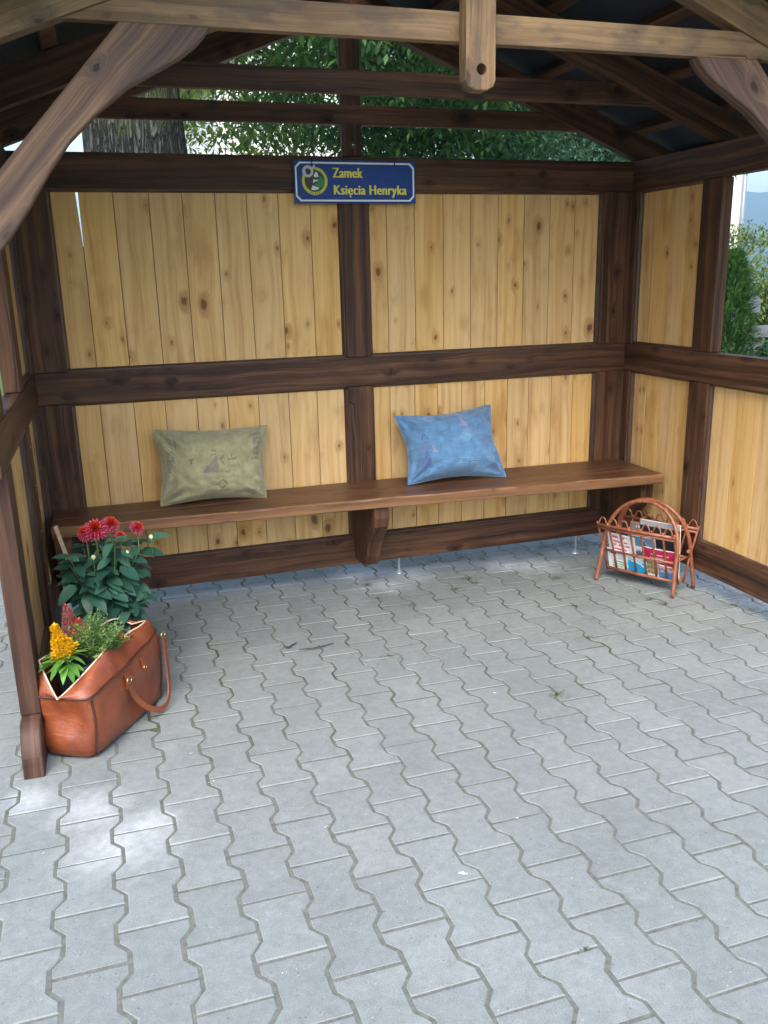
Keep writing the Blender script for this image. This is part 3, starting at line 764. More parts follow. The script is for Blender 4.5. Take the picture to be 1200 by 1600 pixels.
flat(b, [px(*q) for q in ((250,172),(262,155),(272,160),(268,180),(256,192))], yy-.0014, .0005, 5)
for q in range(5): flat(b, circ(ex+.0538*math.cos(-PI/2+(q-2)*.2), ez+.0538*math.sin(-PI/2+(q-2)*.2), .0028, 8), yy-.0006, .0004, 1)
b.build('emblem', [M['ygreen'],M['navy'],M['emgreen'],M['white'],M['embrown'],M['emgrey']], sign)
def lettering(txt, x0, zbase, width, cap, name):
    cu = bpy.data.curves.new(name, 'FONT'); cu.body = txt; cu.size = 1; cu.offset = 0.0; cu.extrude = .006; cu.space_character = 1.07
    t = bpy.data.objects.new(name, cu); COL.objects.link(t); bpy.context.view_layer.update()
    me = bpy.data.meshes.new_from_object(t.evaluated_get(bpy.context.evaluated_depsgraph_get()))
    bpy.data.objects.remove(t)
    xs = [v.co.x for v in me.vertices]; mnx, mxx = min(xs), max(xs)
    capz = .727 + .03
    for v in me.vertices:
        x = x0 + (v.co.x-mnx)/(mxx-mnx)*(width-.0041); z = zbase + v.co.y/capz*cap; y = yy - .0002 - (v.co.z+.006)*.06
        v.co = V((x,y,z))-V(sign.location)
    bm = bmesh.new(); bm.from_mesh(me)
    src = list(bm.verts)+list(bm.edges)+list(bm.faces)
    for k_ in range(1, 6):                                   # bold strokes: the glyphs thickened sideways
        d_ = bmesh.ops.duplicate(bm, geom=src); vs = [q for q in d_['geom'] if isinstance(q, bmesh.types.BMVert)]
        bmesh.ops.translate(bm, verts=vs, vec=(.00082*k_, -.00003*k_, .0003*(k_ % 2)))
    bm.to_mesh(me); bm.free()
    me.materials.clear(); me.materials.append(M['yellow'])
    o = bpy.data.objects.new(name, me); COL.objects.link(o); o.parent = sign
    return o
lx = SX-SW/2
lettering('Zamek', lx+(410-100)*.000588, SZ+.019, .145, .046, 'lettering')
lettering('Ksiecia Henryka', lx+(417-100)*.000588, SZ-.0545, .357, .0445, 'lettering')
b = MB(); og = (lx+.2665, SZ-.0545)
for sgm in (((0,.001),(-.0035,-.003),(-.0048,-.0075),(-.0008,-.0065),(.0022,-.002),(.004,.001)), ((-.0048,-.0075),(-.003,-.0115),(.001,-.0125),(.0045,-.0112),(.0045,-.0085),(.0015,-.0088),(-.0008,-.0065))):
    flat(b, [(og[0]+x, og[1]+z) for x, z in sgm], yy-.0003, .0006)
b.build('lettering', M['yellow'], sign)
for dx in (-.208, .190):
    b = MB(); b.tube([(SX+dx,yy-.003,SZ+.070),(SX+dx,yy-.006,SZ+.082),(SX+dx+.003,SY-.002,SZ+.098),(SX+dx+.002,SY+.004,SZ+.110)], .0028, 8); b.build('hook', M['twig'], sign, smooth=True)

# ================================================================== TRAVEL BAG
LD = V((.513,.858,0)).normalized(); WD = V((-LD.y, LD.x, 0))       # WD points to the left, away from the viewer
BC = V((-.163,2.567,0)) + WD*.100 + LD*.2425
def bagp(l, w, z):
    p = BC + LD*l + WD*w; return V((p.x, p.y, gz(p.x,p.y)+z))
bag = empty('travel_bag', bagp(0,0,0), 'open cognac leather travel bag holding flower pots beside the left front post', 'bag')
NA = 128
def sq(a, hl, hw, ex=7.0):
    c, s_ = math.cos(a), math.sin(a)
    k = (abs(c)**ex+abs(s_)**ex)**(-1/ex)
    return hl*k*c, hw*k*s_
lv = [(.0,.222,.076),(.003,.232,.090),(.010,.239,.097),(.04,.243,.103),(.08,.243,.108),(.12,.243,.110),(.16,.242,.108),(.19,.241,.105),(.205,.240,.103)]
def lift(l, z): return z*(1+.30*max(0,min(1,(l+.24)/.48)))       # the sagging bag stands taller at its far end
b = MB(); rings = []
def dent(l, w, z):
    q = V((l*8, w*8, z*9)); return mnoise.noise(q)*.012 + mnoise.noise(q*2.1)*.006 + (.5-abs(mnoise.noise(V((l*10+z*14, w*12, z*22)))))*.009 + mnoise.noise(q*4.5)*.002
for z, hl, hw in lv:
    ring = []
    for j in range(NA):
        l, w = sq(2*PI*j/NA, hl, hw); d = dent(l,w,z)*min(1,z/.03)
        n = V((l,w*2)).normalized()
        fold = 0
        if l < -.15: fold = .030*math.exp(-((z-.125)/.045)**2)*max(0,1-(w/.105)**2) - .010*math.exp(-((z-.06)/.04)**2)*max(0,1-(w/.105)**2)
        if l < -.08 and w > 0: w -= .026*math.exp(-((z-.13)/.05)**2)*min(1,(-.08-l)/.1)*min(1,w/.1)**1.5
        if w < -.05: w += .012*math.exp(-((z-.10)/.05)**2)*math.exp(-((l-.02)/.10)**2)
        ring.append((l+n.x*d+fold, w+n.y*d, lift(l, z)))
    rings.append(ring)
seam = rings[-1]; rim = []
for j in range(NA):
    l, w = sq(2*PI*j/NA, .222, .070, 7)
    if l < -.08:
        tau = min(1, (min(.142, -.08-l) + (max(0, .070-abs(w)) if l < -.205 else 0))/.212)
        sg = 1 if w > 0 else -1
        if sg < 0: rim.append((-.08-.172*tau, -.072*(1-tau)**.8, .308-.100*tau))
        else:
            q_ = min(1, tau/.45); t2 = max(0, (tau-.45)/.55)
            rim.append((-.08-.105*q_-.067*t2, (.072+.026*q_)*(1-t2)**.9, .308-.004*q_-.096*t2))
    else:
        z = .308-.004*(l+.08)/.3
        if l > .17: z -= .022*max(0, 1-abs(w)/.066)
        if w < 0: w += .014*math.sin(max(0,min(1,(l+.08)/.22))*PI); z -= .010*math.exp(-((l-.03)/.05)**2)
        rim.append((l, w, z))
for t in (.12,.3,.5,.7,.88,1.0):
    ring = []
    for i_ in range(NA):
        s_, r_ = seam[i_], rim[i_]
        ring.append((s_[0]*(1-t)+r_[0]*t + (-.008*math.sin(PI*t) if s_[0] < -.2 else 0), s_[1]*(1-t)+r_[1]*t, s_[2]*(1-t)+r_[2]*t+.016*math.sin(PI*t)*(.4 if s_[0] < -.2 else 1)+.006*mnoise.noise(V((s_[0]*14,s_[1]*14,t*3)))))
    rings.append(ring)
idx = [b.add([bagp(*p) for p in ring]) for ring in rings]
for i in range(len(rings)-1):
    for j in range(NA):
        jj = (j+1) % NA; b.face((idx[i]+j, idx[i]+jj, idx[i+1]+jj, idx[i+1]+j))
b.face([idx[0]+j for j in range(NA)][::-1])
body = b.build('body', M['leather'], bag, smooth=True)
so = body.modifiers.new('thick', 'SOLIDIFY'); so.thickness = .0035; so.offset = -1
b = MB(); b.tube([bagp(l*1.006, w*1.012, z+.001) for l,w,z in seam], .0036, 8, closed=True); b.build('piping', M['piping'], body, smooth=True)
for j in (NA*5//8, NA*3//8, NA*7//8, NA//8):
    b = MB(); b.tube([bagp(rings[i][j][0]*1.008, rings[i][j][1]*1.015, rings[i][j][2]) for i in range(1, len(lv))], .0036, 8)
    b.build('piping', M['piping'], body, smooth=True)
b = MB(); b.tube([bagp(l, w, z+.001) for l,w,z in rim], .0030, 8, closed=True); b.build('zip_edge', M['cream'], bag, smooth=True)
# handle strap hanging on the right-hand side
A0, A1 = bagp(-.03,-.115,.185), bagp(.232,-.112,.235)
pts = []
for i in range(29):
    t = i/28; l = -.03+.262*t + .03*math.sin(PI*t); hang = math.sin(PI*t)**.55
    pts.append(bagp(l, -.115-.036*math.sin(PI*t), .185+.05*t-.192*hang))
b = MB(); b.strap(pts, [LD*math.cos(PI*i/28)+V((0,0,1))*math.sin(PI*i/28)*.9 for i in range(29)], .021, .0055); b.build('strap', M['leather'], bag, smooth=False, bevel=.0015)
for pts_, ww in (([(-.03,-.111,.213),(-.03,-.116,.200),(-.03,-.117,.180),(-.03,-.115,.160)],.034), ([(.075,-.111,.228),(.075,-.1155,.205),(.075,-.1165,.182)],.022), ([(.05,-.030,.314),(.05,-.056,.312),(.05,-.082,.288)],.03)):
    b = MB(); b.strap([bagp(*p) for p in pts_], LD, ww, .005); b.build('leather_tab', M['leather'], bag, bevel=.0015)
def ring(c, u, v, r, th, name='buckle_ring'):
    b = MB(); b.tube([c+u*(r*math.cos(2*PI*i/20))+v*(r*.75*math.sin(2*PI*i/20)) for i in range(20)], th, 7, closed=True); b.build(name, M['gold'], bag, smooth=True)
ring(bagp(-.03,-.119,.186), LD, V((0,0,1)), .014, .0022); ring(A1+V((0,0,.012)), LD, V((0,0,1)), .014, .0024); ring(bagp(.075,-.120,.188), LD, V((0,0,1)), .009, .002)
b = MB(); b.tube([bagp(.045,-.070,.308), bagp(.080,-.078,.298)], .0055, 10); b.build('zip_pull', M['gold'], bag, smooth=True)

# ================================================================== POTS AND FLOWERS
def pot(l, w, r, h, zb_, label, mat='black_pot', absolute=None, group=None):
    c = bagp(l, w, zb_) if absolute is None else V((*absolute, gz(*absolute)+.001))
    o = empty('flower_pot', c, label, 'flower pot', group)
    b = MB(); b.lathe([(0,.002),(r*.72,0),(r*.74,.004),(r*.95,h-.018),(r*1.0,h-.016),(r*1.02,h-.004),(r*1.0,h),(r*.95,h-.002),(r*.93,h-.02),(r*.70,.01),(0,.01)], c, 40); b.build('pot_shell', M[mat], o, smooth=True, bevel=0)
    b = MB(); b.lathe([(r*.92,h-.030),(r*.5,h-.024),(0,h-.020)], c, 30); b.build('soil', M['soil'], o, smooth=True)
    return c
pc1 = pot(-.128, .012, .058, .268, .012, 'black plastic pot in the near end of the bag below the yellow plume')
pc2 = pot(.085, .000, .066, .272, .012, 'black plastic pot in the far end of the bag with its rim showing')
DX, DY = -.085, 3.165
pc3 = pot(0, 0, .080, .235, 0, 'grey metal planter standing on the pavers behind the leather bag', 'grey_pot', (DX, DY))

# yellow celosia
c = pc1 + V((-.012,-.018,.25)); c = V((-.222, 2.705, pc1.z+.272))
o = empty('celosia', c, 'yellow plumed celosia with bright green leaves in the near pot of the bag', 'flower')
b = MB()
for i in range(900):
    t = R(0,1); a = R(0,2*PI); hh = .035+t*.098; rad = .029*(1-t)**.62*(.5+.6*math.sin(PI*min(1,t*1.0+.25)))*R(.55,1.1)
    lobe = 1+.35*math.sin(3*a+t*4)
    p = c + V((math.cos(a)*rad*lobe - .022*t, math.sin(a)*rad*lobe, hh))
    b.leaf(p, V((math.cos(a)*.7, math.sin(a)*.7, R(.4,1.3))), V((0,0,1)), R(.009,.017), R(.007,.012), R(-.2,.5), .5, 3)
for ox, oy, h in ((.010,-.012,.045),(-.03,-.016,.05)):
    for i in range(70):
        t = R(0,1); a = R(0,2*PI); p = c + V((ox+math.cos(a)*.010*(1-t), oy+math.sin(a)*.010*(1-t), .012+t*h))
        b.leaf(p, V((math.cos(a), math.sin(a), R(.5,1.4))), V((0,0,1)), R(.008,.016), .007, .2, .4, 2)
b.build('plume', M['yellow_petal'], o)
b = MB(); b.tube([c+V((0,0,-.02)), c+V((-.004,0,.06))], .006, 8); b.build('stalk', M['stem'], o, smooth=True)
b = MB()
for i in range(34):
    a = R(0,2*PI) if i > 14 else R(PI*.85, PI*2.0); el = R(.0,.8); L = R(.045,.082)
    p = c + V((math.cos(a)*.010, math.sin(a)*.010, R(.0,.035)))
    b.leaf(p, V((math.cos(a)*math.cos(el), math.sin(a)*math.cos(el), math.sin(el))), V((0,0,1)), L, L*.44, R(.25,.6), .22, 6)
b.build('foliage', M['celosia_leaf'], o, smooth=True)

# bushy green plant with small leaves
c = V((-.125, 2.78, pc1.z+.25))
o = empty('bushy_plant', c, 'bushy small leaved green plant in the middle of the leather bag', 'plant')
b = MB(); s_ = MB()
for k in range(105):
    a = R(0,2*PI); spread = R(.0,.10); sx_ = -spread*.5*max(0, math.cos(a-math.atan2(-WD.y,-WD.x))); top = c + V((math.cos(a)*spread*.85-.008-sx_*WD.x*-1, math.sin(a)*spread-sx_*WD.y*-1, R(.06,.165)-spread*.3))
    b0 = c + V((math.cos(a)*.02, math.sin(a)*.02, -.02)); mid = (b0+top)/2 + V((0,0,.012))
    s_.tube([b0, mid, top], [.0018,.0014,.0008], 4, caps=False)
    for i in range(26):
        t = (i+3)/28; p = b0.lerp(mid, min(1,t*2)) if t < .5 else mid.lerp(top, (t-.5)*2)
        aa = i*2.4; L = R(.015,.026)*(1.1-.4*t)
        b.leaf(p, V((math.cos(aa), math.sin(aa), R(.3,1.0))), V((0,0,1)), L, L*.42, .15, .3, 2)
b.build('foliage', M['heath_leaf'], o); s_.build('stalks', M['stem'], o)

# coral celosia
c = V((-.200, 2.865, pc2.z+.275))
o = empty('celosia', c, 'coral pink plumed celosia behind the yellow plume in the bag', 'flower')
b = MB()
for (ox, oy, h0, h1, rr) in ((-.012,0,.02,.145,.022),(.02,-.012,.0,.095,.018),(.055,-.02,.0,.075,.013),(-.002,-.02,-.01,.06,.02)):
    for i in range(300):
        t = R(0,1); a = R(0,2*PI); rad = rr*(1-t)**.6*R(.5,1.1)
        p = c + V((ox+math.cos(a)*rad, oy+math.sin(a)*rad, h0+(h1-h0)*t))
        b.leaf(p, V((math.cos(a)*.8, math.sin(a)*.8, R(.3,1.2))), V((0,0,1)), R(.008,.016), R(.005,.008), .2, .4, 2)
b.build('plume', M['coral_petal'], o)
b = MB(); b.tube([c+V((0,0,-.03)), c+V((-.01,0,.06))], .005, 8); b.build('stalk', M['stem'], o, smooth=True)

# dahlia
c = V((DX, DY, pc3.z+.245))
dah = empty('dahlia', c, 'dahlia bush with dark green leaves and red flowers behind the leather bag', 'plant')
b = MB(); s_ = MB()
stems = []
for k in range(30):
    a = 2*PI*k/30+R(-.2,.2); sp = R(.03,.16); h = R(.07,.40)
    top = c + V((math.cos(a)*sp*1.08, math.sin(a)*sp*.8, h*(1-.22*(sp/.17)))); b0 = c + V((math.cos(a)*.03, math.sin(a)*.03, -.02))
    mid = b0.lerp(top,.5)+V((0,0,.03)); s_.tube([b0, mid, top], [.0034,.0028,.0018], 6); stems.append((b0,mid,top,a))
for (b0, mid, top, a) in stems:
    for q in range(4):
        aa = a+q*1.6+R(-.4,.4); d = V((math.cos(aa),math.sin(aa),R(-.1,.7))); L = R(.035,.065)
        if top.x + d.x*L > -.285: b.leaf(top-V((0,0,.004)), d, V((0,-.4,1)), L, L*.62, R(.2,.5), .15, 6)
    for q in range(15):
        t = .10+.90*q/14; p = b0.lerp(mid, min(1,t*2)) if t < .5 else mid.lerp(top, (t-.5)*2)
        aa = a + q*2.2 + R(-.5,.5); el = R(-.45,.35); L = R(.05,.092)
        d = V((math.cos(aa)*math.cos(el), math.sin(aa)*math.cos(el), math.sin(el)))
        if p.x + d.x*(L+.02) < -.285: continue
        b.leaf(p + d*.02, d, V((R(-.25,.25), -.35+R(-.2,.2), 1)), L, L*R(.60,.76), R(.2,.55), R(.08,.2), 7)
b.build('foliage', M['dahlia_leaf'], dah, smooth=True)
def dahlia_flower(p, r, tilt, seed):
    random.seed(seed)
    q = Matrix.Rotation(tilt[0], 3, 'X') @ Matrix.Rotation(tilt[1], 3, 'Y')
    f = MB()
    for ly in range(7):
        t = ly/6; n = int(19-10*t); el = -.35+1.55*t; L = r*(1-.42*t)
        for i in range(n):
            a = 2*PI*(i+.5*(ly % 2))/n + R(-.08,.08); d = q @ V((math.cos(a)*math.cos(el), math.sin(a)*math.cos(el), math.sin(el)))
            base = p + q @ V((0,0,r*.22*t)); m = 0 if ly < 3 else 1
            f.leaf(base, d, q @ V((0,0,1)), L*R(.9,1.08), r*.30, -.18, .55, 4, m)
            if ly < 5: f.leaf(base + d*(L*.62) + (q @ V((0,0,.0016))), d, q @ V((0,0,1)), L*.36, r*.14, -.22, .5, 2, 2)
    return f.build('flower', [M['red_petal'], M['red_centre'], M['pink_petal']], dah)
FL = [((-.102,3.13,.590),.047,(.75,-.05),1),((-.136,3.15,.575),.036,(.7,-.5),2),((-.050,3.16,.596),.037,(.6,.3),3),((-.020,3.14,.553),.024,(.6,.2),4),((.042,3.16,.572),.031,(.55,.6),5)]
for p, r, tl, sd in FL:
    p = V(p); dahlia_flower(p, r, tl, sd); s_.tube([p-V((0,0,.012)), p-V((0,-.01,.09)), c+V((0,0,.06))], [.003,.003,.004], 6)
random.seed(77)
s_.build('stalks', M['stem'], dah, smooth=True)
for p in ((.088,3.15,.535),(-.002,3.10,.50),(-.118,3.09,.50)):
    b = MB(); b.lathe([(.002,-.009),(.0075,-.004),(.0085,.002),(.005,.008),(0,.010)], p, 10); b.tube([V(p), V(p)-V((0,0,.08))], .002, 5, m=1); b.build('bud', [M['budm'], M['stem']], dah, smooth=True)

# pale stick leaning at the bench end
b = MB(); b.prism([(-.287,3.735,.455),(-.272,3.735,.462),(-.235,3.735,.29),(-.250,3.735,.285)], (0,.012,0), (.2,0,-1)); tag(b.build('wooden_stick', M['stick'], None, origin=(-.24,3.74,.3)), 'pale bare wooden stick leaning at the left end of the bench', 'stick')

# ================================================================== MAGAZINE RACK
RL = V((.44,-.898,0)).normalized(); RW = V((.898,.44,0)); RC = V((2.483,3.515,0))
def rp(l, w, z): p = RC+RL*l+RW*w; return V((p.x,p.y,gz(p.x,p.y)+z))
rack = empty('magazine_rack', rp(0,0,0), 'red brown cane magazine rack with hooped handles full of magazines in the corner', 'magazine rack')
for sg in (-1, 1):
    pts = []
    for i in range(49):
        t = i/48; a = PI*t
        if t < .22: l, z = -.212+.012*(t/.22), .20*(t/.22)
        elif t > .78: l, z = .212-.012*((1-t)/.22), .20*((1-t)/.22)
        else:
            a = PI*(1-(t-.22)/.56); l, z = .200*math.cos(a), .20+.235*math.sin(a)**.9
        pts.append(rp(l, sg*(.107-.085*z/.435), z))
    b = MB(); b.tube(pts, .0098, 10); b.build('hoop', M['cane'], rack, smooth=True)
def pw(sg, z): return sg*(.028+.095*(z-.045)/.27)
for sg in (-1, 1):
    b = MB()
    for z, hl, r in ((.300,.212,.008),(.284,.210,.0065),(.160,.203,.0065),(.055,.195,.008)):
        b.tube([rp(-hl,pw(sg,z),z), rp(0,pw(sg,z)+sg*.006,z), rp(hl,pw(sg,z),z)], r, 8)
    b.build('panel_rail', M['cane'], rack, smooth=True)
    for k in range(8):
        s = -1+2*k/7
        b = MB(); b.tube([rp(s*.196,pw(sg,.045),.045), rp(s*.200,pw(sg,.160)-sg*.004,.160), rp(s*.208,pw(sg,.302),.302), rp(s*.210,pw(sg,.316),.316)], .0055, 8); b.build('panel_rod', M['cane'], rack, smooth=True)
    b = MB()
    for k in range(7):
        c0, c1 = -1+2*k/7, -1+2*(k+1)/7; cm, hw = (c0+c1)/2*.208, .021
        b.tube([rp(cm+hw*math.cos(PI*i/12), pw(sg,.302)+sg*.004, .302+.040*math.sin(PI*i/12)) for i in range(13)], .0036, 7)
    b.build('scallops', M['cane'], rack, smooth=True)
for q, ww, zz, r in ((-.194,.036,.058,.006),(.194,.036,.058,.006),(-.201,.074,.172,.005),(.201,.074,.172,.005),(-.12,.034,.05,.005),(-.04,.034,.05,.005),(.04,.034,.05,.005),(.12,.034,.05,.005)):
    b = MB(); b.tube([rp(q,-ww,zz), rp(q,ww,zz)], r, 8); b.build('crossbar', M['cane'], rack, smooth=True)
for l in (-.203,.203):
    for sg in (-1,1):
        c_ = rp(l*.985, sg*.060, .205 if False else .195)
        b = MB(); b.tube([c_+RL*0+RW*(.016*math.cos(2*PI*i*4/48))+V((0,0,.010*math.sin(2*PI*i*4/48)))+RL*(.012*(i/48-.5)) for i in range(49)], .003, 6); b.build('binding', M['cane'], rack, smooth=True)
# magazines
def magazine(name, l0, w0, z0, wd, ht, lean, roll, col, label, cat, th=.004):
    nu, nv = 30, 40; b = MB()
    root = rp(l0, w0, z0); up = (V((0,0,1))*math.cos(lean) + RW*math.sin(lean)); nf = up.cross(RL).normalized()
    if nf.dot(RW) > 0: nf = -nf
    ld = RL*math.cos(roll)+up*math.sin(roll); ud = up*math.cos(roll)-RL*math.sin(roll)
    def P(u, v, k): return root + ld*((u-.5)*wd) + ud*(v*ht) + nf*(k*th + .006*math.sin(PI*u)*(v**2)*k)
    for k in (1, 0):
        s0 = b.add([P(i/nu, j/nv, k) for j in range(nv+1) for i in range(nu+1)])
        for j in range(nv):
            for i in range(nu):
                q = (s0+j*(nu+1)+i, s0+j*(nu+1)+i+1, s0+(j+1)*(nu+1)+i+1, s0+(j+1)*(nu+1)+i)
                b.face(q if k else q[::-1], 0, None, col((i+.5)/nu, (j+.5)/nv) if k else (.75,.75,.74))
    n = (nu+1)*(nv+1)
    rimi = [i for i in range(nu+1)] + [j*(nu+1)+nu for j in range(1,nv+1)] + [nv*(nu+1)+i for i in range(nu-1,-1,-1)] + [j*(nu+1) for j in range(nv-1,0,-1)]
    for a in range(len(rimi)):
        c_ = (a+1) % len(rimi); b.face((rimi[c_], rimi[a], n+rimi[a], n+rimi[c_]), 0, None, (.78,.78,.76))
    o = b.build(name, M['print'], None, origin=root); tag(o, label, cat); return o
def lines(u, v, c, bg, rows, u0=.12, u1=.85, fill=.5, fr=14):
    f = (v*rows) % 1
    if f < fill and u0 < u < u1 - .25*((int(v*rows)*7) % 3)/3 and mnoise.noise(V((u*fr, int(v*rows)*3.3, 2))) > -.22: return c
    return bg
W_ = (.78,.78,.77)
def cA(u, v): return lines(u, v, (.62,.10,.16), W_, 9) if .45 < v < .95 else (lines(u, v, (.35,.35,.37), W_, 16) if v > .1 else W_)
def cB(u, v):
    n = mnoise.noise(V((u*4, v*5, 1)))
    return (.12,.25,.38) if v > .72 and n > -.1 else ((.70,.74,.76) if n > .05 else ((.10,.11,.13) if n < -.22 else (.42,.44,.46)))
def cC(u, v): return lines(u, v, (.75,.50,.55), (.48,.018,.075), 8, .18, .82, .4) if .2 < v < .85 else (.52,.03,.09)
def cD(u, v):
    if rect(u,v,.12,.36,.78,.95): return (.035,.035,.04)
    return lines(u, v, (.06,.36,.12), W_, 8, .18, .88) if .08 < v < .45 else (lines(u, v, (.25,.26,.30), W_, 13, .4, .9) if v > .5 else W_)
def cE(u, v):
    if abs(v-.62-.22*math.sin(u*4.2)) < .045 and u > .2: return (.75,.82,.86)
    return (.01,.33,.60) if v < .8 else (.35,.62,.75)
def cF(u, v):
    n = mnoise.noise(V((u*5, v*6, 7))); return (.74,.72,.66) if v < .18 else ((.38,.27,.12) if n > 0 else (.22,.16,.08))
def cG(u, v): return (.04,.20,.42) if v < .5 else ((.55,.33,.28) if mnoise.noise(V((u*5,v*5,3))) > 0 else (.20,.20,.24))
def cK(u, v): return (.02,.02,.025) if v < .9 else (.3,.3,.32)
def cL(u, v): return lines(u, v, (.60,.60,.62), (.16,.18,.20), 9) if v > .6 else (.25,.30,.33)
magazine('magazine', -.105, -.012, .060, .150, .205, -.30, -.02, cA, 'white leaflet with pink and grey text lines, upper left in the rack', 'magazine')
magazine('magazine', .010, -.006, .058, .150, .215, -.26, .03, cB, 'magazine with a grey and blue photo cover in the rack middle', 'magazine')
magazine('magazine', .108, -.016, .072, .165, .150, -.30, .02, cC, 'crimson red brochure with pale lines, right side of the rack', 'magazine')
magazine('magazine', -.118, -.019, .056, .140, .118, -.32, -.03, cD, 'white flyer with dark square and green text, bottom left in the rack', 'magazine')
magazine('magazine', -.018, -.021, .056, .115, .085, -.32, -.06, cE, 'cyan blue flyer with pale curved stripe low in the rack', 'magazine')
magazine('magazine', .065, -.022, .056, .060, .100, -.32, .0, cF, 'tan brown leaflet low in the rack beside the cyan flyer', 'magazine')
magazine('magazine', .134, -.022, .056, .075, .080, -.32, .0, cG, 'small blue and pinkish leaflet at the bottom right of the rack', 'magazine')
magazine('magazine', .075, .010, .060, .215, .275, -.03, .02, cK, 'large black covered magazine standing behind the others in the rack', 'magazine', .008)
magazine('magazine', -.02, .030, .060, .205, .235, .12, .0, cL, 'dark grey magazine at the very back of the rack', 'magazine', .007)

# ================================================================== SMALL THINGS ON THE PAVING
MOSS = [(1.557,3.773,1),(1.685,3.907,1.3),(1.693,3.834,.8),(2.125,3.751,1.2),(1.989,3.341,.8),(1.432,2.51,.8),(.965,3.062,.7),(1.264,3.622,.5),(1.833,2.96,.8),(2.378,3.303,.8),(2.39,3.219,1.1),(2.679,3.091,1.3),(2.704,3.006,1.1),(1.146,3.778,.8),(1.154,3.993,1.2),(2.576,4.347,2.2),(2.476,4.323,2.2),(2.67,4.28,2.0),(2.35,4.326,2.0),(1.639,4.27,1.8),(1.802,4.289,1.6),(.861,1.352,.22),(2.25,4.2,1.3),(2.55,4.2,1.4),(1.9,4.22,1.2)]
b = MB()
for x, y, s in MOSS:
    for i in range(int(85*min(s,1.6))):
        rr = abs(random.gauss(0,.032*s)); a = R(0,2*PI); px_, py_ = x+rr*1.3*math.cos(a), y+rr*.8*math.sin(a)
        aa = R(0,2*PI); L = R(.006,.017)*min(1.3,.5+.5*s)
        b.leaf((px_,py_,gz(px_,py_)-.003), V((math.cos(aa),math.sin(aa),R(.15,.9))), V((0,0,1)), L, R(.002,.0042), .3, .2, 2)
tag(b.build('grass', M['grass']), 'small tufts of grass and moss growing in the paving joints', 'grass', kind='stuff')
# joint moss: tiny cushions along some joints
CH = [(.711,1.672),(.955,1.851),(.371,2.459),(.437,1.987),(1.232,2.599),(.167,2.315),(.232,1.496),(-.293,2.109),(.129,2.51)]
b = MB()
for (x, y) in CH:
    for i in range(2 if (x,y) != CH[0] else 5):
        q = V((x+R(-.012,.012), y+R(-.008,.008), 0)); q.z = gz(q.x,q.y); r = R(.001,.003)*(1.5 if (x,y) == CH[0] else 1)
        k = b.add([q+V((r*math.cos(t), r*math.sin(t)*R(.5,1), .0006)) for t in (0,1.3,2.5,3.8,5.1)]+[q+V((0,0,r*.8))])
        for j in range(5): b.face((k+j, k+(j+1)%5, k+5))
tag(b.build('grit', simple('white stone chips', (.75,.76,.76), .8)), 'white grit chips scattered on the pavers', 'grit', kind='stuff')
for (pts, lab) in ((((.585,3.30),(.60,3.285),(.615,3.28)), 'short dark twig on the pavers nearest the bag'), (((.635,3.243),(.665,3.24),(.705,3.236),(.745,3.246),(.79,3.262)), 'longest dark twig lying on the pavers in front of the bench'), (((.59,3.275),(.63,3.31),(.645,3.325)), 'thin forked dark twig behind the longest twig')):
    b = MB(); P3 = [V((x,y,gz(x,y)+.004)) for x,y in pts]; b.tube(P3, [.0015+.0014*math.sin(PI*i/(len(P3)-1)) for i in range(len(P3))], 6)
    q = P3[len(P3)//2]; b.leaf(q, V((.8,.3,.25)), V((0,0,1)), .018, .007, .1, .3, 4); b.leaf(q, V((-.8,-.2,.15)), V((0,0,1)), .014, .006, .1, .3, 4)
    tag(b.build('twig', M['twig'], None, origin=P3[0], smooth=True), lab, 'twig')

